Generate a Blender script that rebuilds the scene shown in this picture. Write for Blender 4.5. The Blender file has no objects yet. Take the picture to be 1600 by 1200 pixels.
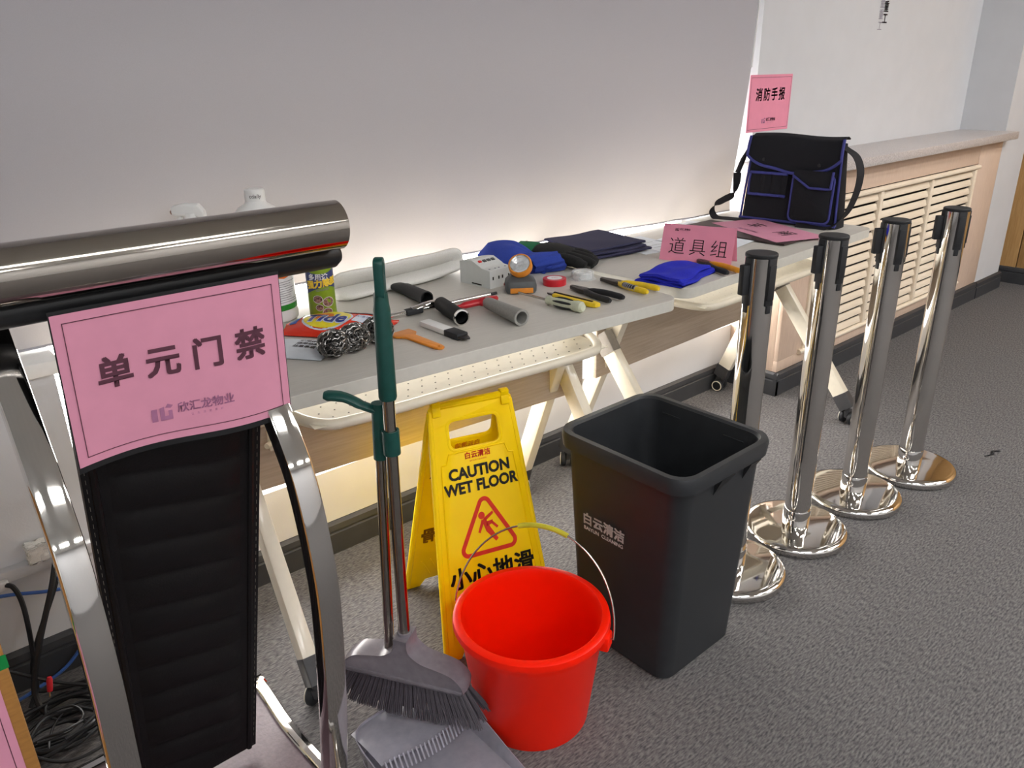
import bpy, bmesh, math, random
from mathutils import Vector, Matrix
V = Vector
PI = math.pi
random.seed(4)
S = bpy.context.scene
COL = S.collection

# ---------------------------------------------------------------- camera, world, light, exposure
F_PX, YAW, PITCH, ROLL = 1216.7, .712, .382, -.020
EYE = V((0, 0, 1.328))
fw = V((math.sin(YAW)*math.cos(PITCH), math.cos(YAW)*math.cos(PITCH), -math.sin(PITCH)))
r0 = V((math.cos(YAW), -math.sin(YAW), 0)); u0 = r0.cross(fw)
rt = math.cos(ROLL)*r0 + math.sin(ROLL)*u0
up = -math.sin(ROLL)*r0 + math.cos(ROLL)*u0
cam = bpy.data.cameras.new('camera'); cam_o = bpy.data.objects.new('camera', cam); COL.objects.link(cam_o)
cam.sensor_fit = 'HORIZONTAL'; cam.sensor_width = 36; cam.lens = 36*F_PX/1600; cam.clip_start = .02
cam_o.matrix_world = Matrix(((rt.x, up.x, -fw.x, EYE.x), (rt.y, up.y, -fw.y, EYE.y), (rt.z, up.z, -fw.z, EYE.z), (0, 0, 0, 1)))
S.camera = cam_o
S.view_settings.view_transform = 'Standard'; S.view_settings.look = 'None'
S.view_settings.gamma = 1; S.view_settings.use_curve_mapping = False
S.view_settings.exposure = 0.0
try:
    S.cycles.use_denoising = True; S.cycles.max_bounces = 10; S.cycles.sample_clamp_indirect = 8
except Exception: pass
PANEL_W = 29.0           # ceiling light panels, emission strength
DAY_W = 14.0             # daylight in the low window behind the tables
W = bpy.data.worlds.new('world'); S.world = W; W.use_nodes = True
W.node_tree.nodes['Background'].inputs[0].default_value = (.8, .82, .85, 1)
W.node_tree.nodes['Background'].inputs[1].default_value = .05

# ---------------------------------------------------------------- materials
def lin(h):
    c = [int(h[i:i+2], 16)/255 for i in (0, 2, 4)]
    return tuple(x/12.92 if x <= .04045 else ((x+.055)/1.055)**2.4 for x in c)
def mat(name, col, rough=.5, metal=0, scale=60, amt=.08, bump=0, stretch=(1, 1, 1), spec=.5, trans=0, ior=1.45, alpha=1, coat=0, col2=None, sss=0, emit=None, estr=0, rvar=.08, detail=3, bscale=None):
    m = bpy.data.materials.new(name); m.use_nodes = True
    nt = m.node_tree; n = nt.nodes; L = nt.links; b = n['Principled BSDF']
    c = lin(col) if isinstance(col, str) else col
    if col2 is None: c2 = tuple(min(1, x*(1+amt)) for x in c); c1 = tuple(x*(1-amt) for x in c)
    else: c1 = c; c2 = lin(col2) if isinstance(col2, str) else col2
    tc = n.new('ShaderNodeTexCoord'); mp = n.new('ShaderNodeMapping'); mp.inputs['Scale'].default_value = stretch
    L.new(tc.outputs['Object'], mp.inputs[0])
    nz = n.new('ShaderNodeTexNoise'); nz.inputs['Scale'].default_value = scale; nz.inputs['Detail'].default_value = detail
    L.new(mp.outputs[0], nz.inputs[0])
    rp = n.new('ShaderNodeValToRGB'); rp.color_ramp.elements[0].position = .32; rp.color_ramp.elements[1].position = .68
    rp.color_ramp.elements[0].color = (*c1, 1); rp.color_ramp.elements[1].color = (*c2, 1)
    L.new(nz.outputs[0], rp.inputs[0]); L.new(rp.outputs[0], b.inputs['Base Color'])
    mr = n.new('ShaderNodeMapRange'); mr.inputs['To Min'].default_value = max(.01, rough*(1-rvar)); mr.inputs['To Max'].default_value = min(1, rough*(1+rvar))
    L.new(nz.outputs[0], mr.inputs[0]); L.new(mr.outputs[0], b.inputs['Roughness'])
    b.inputs['Metallic'].default_value = metal; b.inputs['Specular IOR Level'].default_value = spec; b.inputs['IOR'].default_value = ior
    b.inputs['Transmission Weight'].default_value = trans; b.inputs['Alpha'].default_value = alpha
    b.inputs['Coat Weight'].default_value = coat
    if sss: b.inputs['Subsurface Weight'].default_value = sss; b.inputs['Subsurface Radius'].default_value = (.02, .015, .01)
    if emit: b.inputs['Emission Color'].default_value = (*emit, 1); b.inputs['Emission Strength'].default_value = estr
    if bump:
        nb = nz
        if bscale:
            nb = n.new('ShaderNodeTexNoise'); nb.inputs['Scale'].default_value = bscale; nb.inputs['Detail'].default_value = 4; L.new(mp.outputs[0], nb.inputs[0])
        bp = n.new('ShaderNodeBump'); bp.inputs['Strength'].default_value = bump; bp.inputs['Distance'].default_value = .002
        L.new(nb.outputs[0], bp.inputs['Height']); L.new(bp.outputs[0], b.inputs['Normal'])
    return m
M = {}
def dm(k, *a, **kw): M[k] = mat(k, *a, **kw)
dm('carpet', '474648', .95, scale=210, col2='7b7877', bump=.8, stretch=(.32, 1.2, 1), detail=6, spec=.15)
dm('wall', 'cfd0d3', .75, scale=8, amt=.02, bump=.08, bscale=220)
dm('fabric', 'a8a7ae', .8, scale=700, amt=.03, bump=.05)
dm('base', '3c3d40', .42, scale=20, amt=.1)
dm('ceiling', 'd8d8d4', .8, scale=5, amt=.02)
dm('wood', 'dcc5b1', .5, scale=22, col2='cdb4a2', stretch=(14, 14, .6), detail=4, bump=.03)
dm('maple', 'efe2cf', .5, scale=22, col2='e6d7c0', stretch=(.8, 14, 14), detail=4, bump=.03)
dm('oak', 'cfa56e', .5, scale=18, col2='bd9159', stretch=(12, 12, .5), detail=4)
dm('granite', 'a09896', .35, scale=260, col2='d6d0ce', detail=5, bump=.05)
dm('dark', '17130f', .9)
dm('table', 'bfbbb3', .45, scale=14, col2='c8c4bc', stretch=(1, 16, 16), detail=4, bump=.03)
dm('table_edge', 'c8c6be', .5, amt=.03)
dm('cream', 'dcd4c2', .4, amt=.02, coat=.2)
dm('board', 'b9aa99', .5, scale=12, col2='ad9d8b', stretch=(.7, 14, 14), detail=4)
dm('greycap', '7d766d', .5); dm('darkcap', '3b3b3d', .5)
dm('chrome', 'd9d6d2', .06, 1, amt=.03, scale=5)
dm('steel', 'a9a49c', .16, 1, amt=.05, scale=9, stretch=(1, 1, 8))
dm('chrome_brown', 'b9b2a9', .10, 1, amt=.05, scale=4)
dm('black', '1b1c1e', .45); dm('black_matte', '161719', .75, bump=.2, scale=400)
dm('rubber', '222326', .6); dm('leather', '0d0b0d', .5, bump=.2, scale=300, amt=.15, spec=.35)
dm('leather_mauve', '5b4a52', .45, bump=.3, scale=120, amt=.15)
dm('thread', '7d776f', .8)
dm('pink', 'd08ca4', .85, scale=30, amt=.03); dm('pink_card', 'ea93ab', .8, scale=30, amt=.02)
dm('ink', '57303f', .8); dm('ink_black', '241318', .8); dm('ink_logo', 'a0688a', .8); dm('ink_grey', '8f8a98', .8)
dm('white', 'e4e4e2', .45, amt=.02); dm('white_soft', 'dddbd6', .95, bump=.5, scale=350, amt=.05)
dm('paper', 'dfe4ea', .8, amt=.02); dm('plastic_film', 'e8ebee', .15, amt=.03, trans=.6)
dm('yellow', (1, .66, .0), .42, amt=.03, scale=14, sss=.1, spec=.3); dm('yellow_print', '9c6a08', .6); dm('red_print', 'd8321c', .5); dm('black_print', '161210', .5)
dm('amber_print', 'e08a10', .5)
dm('red', (1, .012, .0), .38, amt=.02, scale=10, sss=.35, spec=.3)
dm('bin', '2b2d30', .46, amt=.1, scale=30, bump=.12, bscale=900); dm('bin_recess_shade', '1b1c1f', .6, amt=.1)
dm('white_print', 'd8d8d6', .6)
dm('green', '12453f', .42, amt=.1); dm('broom_plastic', '8e8890', .22, amt=.08, trans=.35, ior=1.3); dm('bristle', '4d474e', .55, amt=.15)
dm('pan_plastic', 'b5b2be', .18, amt=.06, trans=.45, ior=1.25)
dm('wire', 'b8b4ac', .25, 1); dm('grip_yellow', 'c9bd34', .5)
dm('cardboard', '9b6d35', .85, amt=.1, scale=40, stretch=(1, 1, 6)); dm('green_tape', '12803e', .35)
dm('cable', '1a1b1e', .5); dm('cable_blue', '3f66b0', .45); dm('red_plastic', 'c8202c', .35)
dm('lime', '7f9c1e', .35, amt=.04); dm('navy_label', '3b4576', .35); dm('label_yellow', 'f3cf3e', .45); dm('label_brown', '4a2a22', .5, scale=180, col2='a98478', amt=.4); dm('label_white', 'e6e6e8', .4)
dm('label_sky', 'b9d6ea', .4); dm('label_orange', 'e0742a', .4); dm('label_green', '2f8f33', .4); dm('label_red', 'd92c2a', .4); dm('ink_line', '5b5b60', .7)
dm('bag_red', 'ea3a20', .25, amt=.06, scale=20, bump=.25, bscale=60); dm('bag_blue', '2559c4', .28); dm('bag_yellow', 'f3df2b', .3); dm('bag_navy', '1c2f8c', .3); dm('bag_grey', '8f8f9c', .35); dm('bag_white', 'dbe2f2', .3)
dm('wool_core', '141414', .7); dm('wool', '8f8d8a', .28, 1)
dm('orange', 'e08a2a', .4); dm('red_tool', 'bd1f2a', .35); dm('grey_tool', '8e8d88', .55, bump=.15, scale=200)
dm('relay', 'cfd2d0', .45, amt=.02); dm('blue_cloth', '2c429c', .95, bump=.4, scale=350, amt=.12)
dm('royal', '1f27b4', .95, bump=.6, scale=300, amt=.12); dm('navy_cloth', '34344e', .95, bump=.4, scale=400, amt=.1)
dm('glove_green', '1f6b45', .9, bump=.6, scale=300, amt=.1); dm('glove_black', '151616', .8, bump=.6, scale=250, amt=.15)
dm('tape_red', 'c41f2c', .35); dm('clear', 'eef1f2', .08, alpha=.28)
dm('torch_grey', '4d5052', .5); dm('torch_orange', 'dc8a2c', .4); dm('lens', 'e6eaec', .05, alpha=.25); dm('mirror', 'e6e6e6', .1, 1)
dm('handle_clear', 'c3c6ae', .3, amt=.08); dm('tool_yellow', 'e6c326', .42); dm('tool_amber', 'e89a1c', .42); dm('tool_steel', '4a4745', .35, .8)
dm('bag_cloth', '15161c', .9, bump=.5, scale=500, amt=.15); dm('piping', '3c3f86', .7); dm('strap', '1d1c20', .8, bump=.4, scale=500); dm('folder', '3a2a2a', .5)
dm('socket', 'dfe0e2', .4)
def translucent(m, w, col):
    nt = m.node_tree; n = nt.nodes; out = [q for q in n if q.type == 'OUTPUT_MATERIAL'][0]
    tr = n.new('ShaderNodeBsdfTranslucent'); tr.inputs[0].default_value = (*lin(col), 1); mx = n.new('ShaderNodeMixShader'); mx.inputs[0].default_value = w
    nt.links.new(n['Principled BSDF'].outputs[0], mx.inputs[1]); nt.links.new(tr.outputs[0], mx.inputs[2]); nt.links.new(mx.outputs[0], out.inputs[0])
translucent(M['fabric'], .07, 'f8ead6')
M['panel'] = mat('panel', 'ffffff', .5, emit=(1, .995, .985), estr=PANEL_W)
M['daylight'] = mat('daylight', 'ffffff', .5, emit=(1, .965, .93), estr=DAY_W)

# ---------------------------------------------------------------- mesh helpers
def fr(o, x, y=None, z=None):
    """matrix with origin o, x axis x, y axis y (z derived) or z given"""
    x = V(x).normalized()
    if z is not None:
        z = V(z).normalized(); y = z.cross(x).normalized(); x = y.cross(z)
    else:
        y = V(y); z = x.cross(y).normalized(); y = z.cross(x).normalized()
    o = V(o)
    return Matrix(((x.x, y.x, z.x, o.x), (x.y, y.y, z.y, o.y), (x.z, y.z, z.z, o.z), (0, 0, 0, 1)))
def rz(a, o=(0, 0, 0)): return Matrix.Translation(V(o)) @ Matrix.Rotation(a, 4, 'Z')
def zdir(o, d):
    d = V(d).normalized(); q = d.to_track_quat('Z', 'Y'); return Matrix.Translation(V(o)) @ q.to_matrix().to_4x4()
class B:
    def __init__(s): s.bm = bmesh.new(); s.mi = 0
    def add(s, tmp, T=None):
        if T is not None: bmesh.ops.transform(tmp, matrix=T, verts=tmp.verts)
        for f in tmp.faces: f.material_index = s.mi
        me = bpy.data.meshes.new('t'); tmp.to_mesh(me); tmp.free(); s.bm.from_mesh(me); bpy.data.meshes.remove(me); return s
    def raw(s, vs, fs, T=None):
        t = bmesh.new(); vv = [t.verts.new(v) for v in vs]
        for f in fs:
            try: t.faces.new([vv[i] for i in f])
            except ValueError: pass
        bmesh.ops.recalc_face_normals(t, faces=t.faces)
        return s.add(t, T)
    def box(s, c, d, bev=0, T=None, seg=2):
        t = bmesh.new(); bmesh.ops.create_cube(t, size=1)
        bmesh.ops.scale(t, vec=d, verts=t.verts)
        if bev: bmesh.ops.bevel(t, geom=list(t.edges), offset=bev, segments=seg, profile=.5, affect='EDGES')
        bmesh.ops.translate(t, vec=c, verts=t.verts)
        return s.add(t, T)
    def cyl(s, a, b, r, r2=None, n=20, bev=0):
        a, b = V(a), V(b); L = (b-a).length; r2 = r if r2 is None else r2
        if bev: prof = [(0, 0), (r-bev, 0), (r, bev), (r2, L-bev), (r2-bev, L), (0, L)]
        else: prof = [(0, 0), (r, 0), (r2, L), (0, L)]
        return s.lathe(prof, n, zdir(a, b-a))
    def lathe(s, prof, n=32, T=None, closed=False):
        vs = []; fs = []; rings = []
        for r, z in prof:
            if r < 1e-7: rings.append([len(vs)]); vs.append((0, 0, z))
            else:
                rings.append(list(range(len(vs), len(vs)+n)))
                vs += [(r*math.cos(2*PI*i/n), r*math.sin(2*PI*i/n), z) for i in range(n)]
        pr = list(zip(rings, rings[1:]))
        if closed: pr.append((rings[-1], rings[0]))
        for A, C in pr:
            for i in range(n):
                j = (i+1) % n
                if len(A) == 1 and len(C) == 1: continue
                if len(A) == 1: fs.append((A[0], C[j], C[i]))
                elif len(C) == 1: fs.append((A[i], A[j], C[0]))
                else: fs.append((A[i], A[j], C[j], C[i]))
        return s.raw(vs, fs, T)
    def tube(s, pts, r, n=8, closed=False, flat=1, T=None, up=None):
        pts = [V(p) for p in pts]; N = len(pts); vs = []; fs = []
        rr = r if isinstance(r, (list, tuple)) else [r]*N
        prev = None
        for i, p in enumerate(pts):
            a = pts[i-1] if (i or closed) else p; b = pts[(i+1) % N] if (i < N-1 or closed) else p
            t = (b-a)
            if t.length < 1e-9: t = V((0, 0, 1))
            t.normalize()
            ref = V(up) if up is not None else (prev if prev is not None else (V((0, 0, 1)) if abs(t.z) < .9 else V((1, 0, 0))))
            x = ref - t*ref.dot(t)
            if x.length < 1e-6: x = t.orthogonal()
            x.normalize(); y = t.cross(x); prev = x
            for k in range(n):
                q = 2*PI*k/n
                vs.append(p + (x*math.cos(q)*flat + y*math.sin(q))*rr[i])
        for i in range(N if closed else N-1):
            for k in range(n):
                a = i*n+k; b = i*n+(k+1) % n; j = (i+1) % N
                fs.append((a, b, j*n+(k+1) % n, j*n+k))
        if not closed: fs.append(tuple(range(n))); fs.append(tuple(range((N-1)*n, N*n)))
        return s.raw(vs, fs, T)
    def loft(s, loops, T=None, cap0=True, cap1=True):
        n = len(loops[0]); vs = [V(p) for l in loops for p in l]; fs = []
        for i in range(len(loops)-1):
            for k in range(n): fs.append((i*n+k, i*n+(k+1) % n, (i+1)*n+(k+1) % n, (i+1)*n+k))
        if cap0: fs.append(tuple(range(n)))
        if cap1: fs.append(tuple(range((len(loops)-1)*n, len(loops)*n)))
        return s.raw(vs, fs, T)
    def ell(s, c, rad, T=None, u=20, v=12):
        t = bmesh.new(); bmesh.ops.create_uvsphere(t, u_segments=u, v_segments=v, radius=1)
        bmesh.ops.scale(t, vec=rad, verts=t.verts); bmesh.ops.translate(t, vec=c, verts=t.verts); return s.add(t, T)
    def grid(s, fn, nu, nv, th=0, T=None, keep=None):
        """surface fn(u,v)->Vector for u,v in 0..1, optional thickness"""
        vs = [V(fn(i/nu, j/nv)) for i in range(nu+1) for j in range(nv+1)]; fs = []
        for i in range(nu):
            for j in range(nv):
                if keep and not keep((i+.5)/nu, (j+.5)/nv): continue
                a = i*(nv+1)+j; fs.append((a, a+nv+1, a+nv+2, a+1))
        t = bmesh.new(); vv = [t.verts.new(v) for v in vs]
        for f in fs: t.faces.new([vv[i] for i in f])
        bmesh.ops.delete(t, geom=[v for v in t.verts if not v.link_faces], context='VERTS')
        if th: 
            bmesh.ops.recalc_face_normals(t, faces=t.faces); bmesh.ops.solidify(t, geom=list(t.faces), thickness=th)
            bmesh.ops.recalc_face_normals(t, faces=t.faces)
        return s.add(t, T)
    def plate(s, outer, th, holes=(), T=None, bev=0, res=4):
        """flat outline (xy) with holes, thick th along +z (from 0), optional rounded edges"""
        c = bpy.data.curves.new('p', 'CURVE'); c.dimensions = '2D'; c.fill_mode = 'BOTH'; c.extrude = th/2-bev; c.bevel_depth = bev; c.bevel_resolution = 1
        for poly in (outer, *holes):
            sp = c.splines.new('POLY'); sp.points.add(len(poly)-1); sp.use_cyclic_u = True
            for p, q in zip(sp.points, poly): p.co = (q[0], q[1], 0, 1)
        o = bpy.data.objects.new('p', c); COL.objects.link(o); bpy.context.view_layer.update()
        me = bpy.data.meshes.new_from_object(o.evaluated_get(bpy.context.evaluated_depsgraph_get()))
        bpy.data.objects.remove(o); bpy.data.curves.remove(c)
        t = bmesh.new(); t.from_mesh(me); bpy.data.meshes.remove(me)
        bmesh.ops.remove_doubles(t, verts=t.verts, dist=1e-6)
        bmesh.ops.translate(t, vec=(0, 0, th/2), verts=t.verts)
        return s.add(t, T)
    def sub(s, n=1):
        bmesh.ops.subdivide_edges(s.bm, edges=s.bm.edges, cuts=n, use_grid_fill=True); return s
def rrect(w, h, r, n=5, cx=0, cy=0):
    o = []
    for sx, sy, a in ((1, 1, 0), (-1, 1, PI/2), (-1, -1, PI), (1, -1, 1.5*PI)):
        for i in range(n+1):
            t = a+PI/2*i/n; o.append((cx+sx*(w/2-r)+r*math.cos(t), cy+sy*(h/2-r)+r*math.sin(t)))
    return o
def circ(r, n=24, cx=0, cy=0, ry=None): return [(cx+r*math.cos(2*PI*i/n), cy+(ry or r)*math.sin(2*PI*i/n)) for i in range(n)]
def spline(pts, n=8, closed=False):
    P = [V(p) for p in pts]; o = []; N = len(P)
    for i in range(N if closed else N-1):
        a = P[i-1] if (i or closed) else P[0]*2-P[1]; b = P[i]; c = P[(i+1) % N]; d = P[(i+2) % N] if (i+2 < N or closed) else P[-1]*2-P[-2]
        for k in range(n):
            t = k/n; o.append(.5*((2*b)+(c-a)*t+(2*a-5*b+4*c-d)*t*t+(3*b-a-3*c+d)*t**3))
    if not closed: o.append(P[-1])
    return o
def obj(name, b, mats, parent=None, ang=35, smooth=True):
    me = bpy.data.meshes.new(name)
    if isinstance(b, B): b.bm.to_mesh(me); b.bm.free()
    else: me = b; me.name = name
    for m in (mats if isinstance(mats, (list, tuple)) else [mats]): me.materials.append(M[m] if isinstance(m, str) else m)
    if smooth and len(me.polygons):
        me.polygons.foreach_set('use_smooth', [True]*len(me.polygons)); me.set_sharp_from_angle(angle=math.radians(ang))
    o = bpy.data.objects.new(name, me); COL.objects.link(o)
    if parent: o.parent = parent
    return o
def tag(o, label, cat, group=None):
    o['label'] = label; o['category'] = cat
    if group: o['group'] = group
    return o
def thing(name, label, cat, T=None, group=None):
    o = bpy.data.objects.new(name, None); COL.objects.link(o); o.empty_display_size = .05
    if T is not None: o.matrix_world = T if isinstance(T, Matrix) else Matrix.Translation(V(T))
    return tag(o, label, cat, group)
def struct(name, b, m, parent=None, **k):
    o = obj(name, b, m, parent, **k)
    if not parent: o['kind'] = 'structure'
    return o
def dup(root, T, label, group=None):
    r = root.copy(); COL.objects.link(r); r.matrix_world = T; r['label'] = label
    if group: r['group'] = group
    for ch in list(root.children):
        c = ch.copy(); COL.objects.link(c); c.parent = r
        for g in list(ch.children):
            d = g.copy(); COL.objects.link(d); d.parent = c
    return r
def plane(o, right, upv, lift=.0006):
    o, right, upv = V(o), V(right).normalized(), V(upv).normalized(); nrm = right.cross(upv)
    return lambda x, y: o+right*x+upv*y+nrm*lift
def text(body, size, m, parent, fn, bold=0, name='lettering', sx=1, shear=0, align='CENTER', sub=0, space=1):
    lim = .007*size; d = 0 if body.isascii() else max(0, bold-lim)
    c = bpy.data.curves.new('t', 'FONT'); c.body = body; c.size = size; c.align_x = align; c.align_y = 'CENTER'; c.offset = bold if body.isascii() else min(bold, lim); c.shear = shear; c.resolution_u = 3; c.space_character = space
    o = bpy.data.objects.new('t', c); COL.objects.link(o); bpy.context.view_layer.update()
    me = bpy.data.meshes.new_from_object(o.evaluated_get(bpy.context.evaluated_depsgraph_get()))
    bpy.data.objects.remove(o); bpy.data.curves.remove(c)
    if d:       # heavier strokes: the glyph laid over itself, a little shifted
        t = bmesh.new(); src = me.copy()
        for ox, oy in ((-d, -d), (d, -d), (-d, d), (d, d)):
            k0 = len(t.verts); t.from_mesh(src); t.verts.ensure_lookup_table()
            for v in t.verts[k0:]: v.co.x += ox; v.co.y += oy
        t.to_mesh(me); t.free(); bpy.data.meshes.remove(src)
    if sub:
        t = bmesh.new(); t.from_mesh(me); bmesh.ops.subdivide_edges(t, edges=t.edges, cuts=sub); t.to_mesh(me); t.free()
    for v in me.vertices: v.co = fn(v.co.x*sx, v.co.y)
    me.materials.clear()
    return obj(name, me, m, parent, smooth=False)
def marks(name, polys, m, parent, fn, n=None):
    """flat print: polygons in the plane of fn"""
    vs = []; fs = []
    for p in polys:
        fs.append(tuple(range(len(vs), len(vs)+len(p)))); vs += [fn(*q) for q in p]
    b = B(); t = bmesh.new(); vv = [t.verts.new(v) for v in vs]
    for f in fs: t.faces.new([vv[i] for i in f])
    b.add(t)
    return obj(name, b, m, parent, smooth=False)
def bars(rects, nx=8):
    """axis-aligned rectangles cut into strips so that they follow curved surfaces"""
    o = []
    for x0, y0, x1, y1 in rects:
        k = nx if x1-x0 > y1-y0 else 1; l = 1 if x1-x0 > y1-y0 else nx
        for i in range(k):
            for j in range(l):
                a, b_ = x0+(x1-x0)*i/k, x0+(x1-x0)*(i+1)/k; c, d = y0+(y1-y0)*j/l, y0+(y1-y0)*(j+1)/l
                o.append([(a, c), (b_, c), (b_, d), (a, d)])
    return o
def frame_rect(w, h, t): return [(-w/2, -h/2, w/2, -h/2+t), (-w/2, h/2-t, w/2, h/2), (-w/2, -h/2+t, -w/2+t, h/2-t), (w/2-t, -h/2+t, w/2, h/2-t)]
def company_logo(parent, fn, k, m, small=True):
    """grey-purple company mark: barred emblem and four characters; k scales, origin at centre, width about .13*k"""
    f = lambda x, y: fn(x*k, y*k)
    marks('emblem', [[(-.064, -.012), (-.055, -.012), (-.055, .010), (-.064, .010)],
                     [(-.051, -.012), (-.044, -.012), (-.044, .012), (-.051, .010)],
                     [(-.044, -.012), (-.032, -.012), (-.032, -.005), (-.044, -.005)],
                     [(-.038, -.005), (-.032, -.005), (-.032, .004), (-.038, .004)],
                     [(-.042, .010), (-.034, .008), (-.030, .012), (-.038, .016)]], m, parent, f)
    text('欣汇龙物业', .0185*k, m, parent, lambda x, y: fn(x+.022*k, y+.004*k), bold=.0004*k)
    if small: text('让生活更美好', .0045*k, m, parent, lambda x, y: fn(x+.022*k, y-.010*k), space=3.2)
# ---------------------------------------------------------------- the room
YW, YR, XR = 1.862, 1.62, 2.90        # back wall, radiator cover front, its left end
def sbox(name, x0, x1, y0, y1, z0, z1, m, parent=None, bev=0):
    return struct(name, B().box(((x0+x1)/2, (y0+y1)/2, (z0+z1)/2), (x1-x0, y1-y0, z1-z0), bev), m, parent)
sbox('floor', -2.6, 5.8, -3.6, 2.4, -.1, 0, 'carpet')
sbox('ceiling', -2.6, 5.8, -3.6, 2.4, 2.8, 2.9, 'ceiling')
b = B()
b.box((.165, 2.03, .1325), (5.53, .336, .265))                      # low plinth below the recess
b.box((-1.16, 2.03, .50), (2.89, .336, .47))                        # pier at the left
b.box((4.005, 2.03, 1.4), (2.15, .336, 2.8))                        # plain wall right of the recess
b.box((1.6, 2.25, 1.4), (8.4, .1, 2.8))
b.box((5.27, 1.88, 1.4), (.38, .52, 2.8))                           # white column
struct('wall_back', b, 'wall')
sbox('wall_left', -2.7, -2.6, -3.6, 2.3, 0, 2.8, 'wall')
sbox('wall_front', -2.6, 5.8, -3.7, -3.6, 0, 2.8, 'wall')
wr = sbox('wall_right', 5.67, 5.8, -3.6, 2.3, 0, 2.8, 'wall')
for i in range(9):
    sbox('panel', 5.645, 5.67, 2.18-.6*(i+1)+.003, 2.18-.6*i-.003, .1, 2.8, 'oak', wr, .002)
sbox('trim_1', -2.6, .30, 1.848, 2.2, .735, .767, 'white', bev=.003)   # sill on the pier
sbox('trim_2', -2.6, .285, 1.835, 1.862, .292, .320, 'wall', bev=.004)  # cable trunking ledge
def baseboard(name, p, q, nrm):
    p, q, nrm = V(p), V(q), V(nrm); d = (q-p).normalized(); L = (q-p).length
    prof = [(0, 0), (.017, 0), (.017, .066), (.012, .069), (.012, .074), (.016, .077), (.014, .094), (.006, .102), (0, .102)]
    b = B(); b.loft([[p+d*t+nrm*x+V((0, 0, z)) for x, z in prof] for t in (0, L)])
    return struct(name, b, 'base')
baseboard('baseboard_back', (-2.6, YW, 0), (XR-.017, YW, 0), (0, -1, 0))
baseboard('baseboard_corner', (XR, YW, 0), (XR, YR-.017, 0), (-1, 0, 0))
baseboard('baseboard_radiator', (XR-.017, YR, 0), (5.08, YR, 0), (0, -1, 0))
baseboard('baseboard_column', (5.083, YR-.003, 0), (5.475, YR-.003, 0), (0, -1, 0))
baseboard('baseboard_right', (5.645, 2.2, 0), (5.645, -3.6, 0), (-1, 0, 0))

# ceiling lamps (above the frame; the metal mirrors them)
def lamp(x, y, lab):
    t = thing('ceiling_light', lab, 'ceiling light', (x, y, 2.8), 'ceiling lights')
    obj('light_frame', B().plate(rrect(1.24, .34, .01), .02, [rrect(1.17, .27, .01)], T=Matrix.Translation((0, 0, -.02))), 'white', t)
    obj('diffuser', B().box((0, 0, -.008), (1.168, .268, .008)), 'panel', t)
for i, (x, y) in enumerate(((-1.0, -1.1), (.9, -1.1), (3.1, -.9), (4.9, -.9), (-1.6, -2.7), (.1, -2.7), (2.1, -2.7), (4.1, -2.7), (4.3, -.15))):  # unseen; far front-left and right-hand panels added to brighten bucket and radiator cover
    lamp(x, y, 'long white ceiling light panel set flush in the office ceiling')
# low frosted window at the back of the recess, bright with daylight
wn = struct('window_1', B().plate(rrect(2.62, .66, .004), .03, [rrect(.61, .58, .004, 2, -.97+.645*k) for k in range(4)], T=fr((1.595, 2.198, .60), (1, 0, 0), (0, 0, 1))), 'white')
for k in range(4): struct('window_pane', B().box((1.595-.97+.645*k, 2.186, .60), (.612, .006, .582)), 'daylight', wn)

# hanging screen of thin cloth, its hem just above the tables, lit from behind by the recess
def sstep(a, b_, x): x = max(0, min(1, (x-a)/(b_-a))); return x*x*(3-2*x)
def screen(u, v):
    h = 2.75; z0 = .772+.030*sstep(.435, .47, u)-.029*sstep(.5, 1, u); z = z0+(h-z0)*v**1.25
    x = -1.6+(4.430+.055*sstep(.78, 1.7, z))*u
    q = (1-sstep(.78, 1.35, z))*(.088-.070*sstep(.72, .97, u))
    g = math.exp(-((z-.78)/.20)**2)
    rip = .0035*g*(math.sin(x*23+math.sin(z*19)*1.5)+.6*math.sin(x*41-z*24))+.002*math.sin(x*5+z*2)
    return V((x, 1.855+q+rip, z))
t = thing('projection_screen', 'large pale grey fabric screen hanging behind the long tables', 'screen', (0, 0, 0))
obj('screen_fabric', B().grid(screen, 170, 80), 'fabric', t, ang=80)
obj('hem', B().tube([screen(i/120, .0)+V((0, 0, .002)) for i in range(121)], .0028, 6), 'fabric', t)
obj('edge_strip', B().tube([screen(1, v) for v in (.36, .5, .7, 1)], .0045, 8), 'white', t)
obj('screen_tube', B().cyl((-1.65, 1.836, 2.755), (2.90, 1.836, 2.755), .022), 'white', t)

# ---------------------------------------------------------------- radiator cover with louvres, stone sill
x1 = 5.08
t = thing('radiator_cover', 'built-in pale wood radiator cover with louvred front under stone sill', 'radiator cover', (0, 0, 0))
def rp(name, a, c, m='wood', bev=.002): return obj(name, B().box([(p+q)/2 for p, q in zip(a, c)], [q-p for p, q in zip(a, c)], bev), m, t)
rp('side_panel', (XR, YR+.02, .102), (XR+.018, YW, .925))
rp('top_panel', (XR, YR, .815), (4.766, YR+.02, .925))
rp('corner_panel', (4.770, YR, .102), (x1, YR+.02, .925))
rp('bottom_panel', (XR, YR, .102), (4.768, YR+.02, .150))
rp('left_stile', (XR, YR, .150), (3.10, YR+.02, .815))
rp('shade_backing', (XR+.03, YR+.05, .11), (4.80, YR+.06, .92), 'dark')  # near-black sheet stands in for the unlit inside of the cover
obj('moulding', B().tube([V((3.06, YR-.004, .800)), V((4.77, YR-.004, .800))], .016, 10, flat=.8), 'maple', t)
obj('moulding', B().tube([V((3.06, YR-.004, .158)), V((4.77, YR-.004, .158))], .014, 10, flat=.8), 'maple', t)
posts = [3.10, 3.645, 4.19, 4.735]
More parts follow.
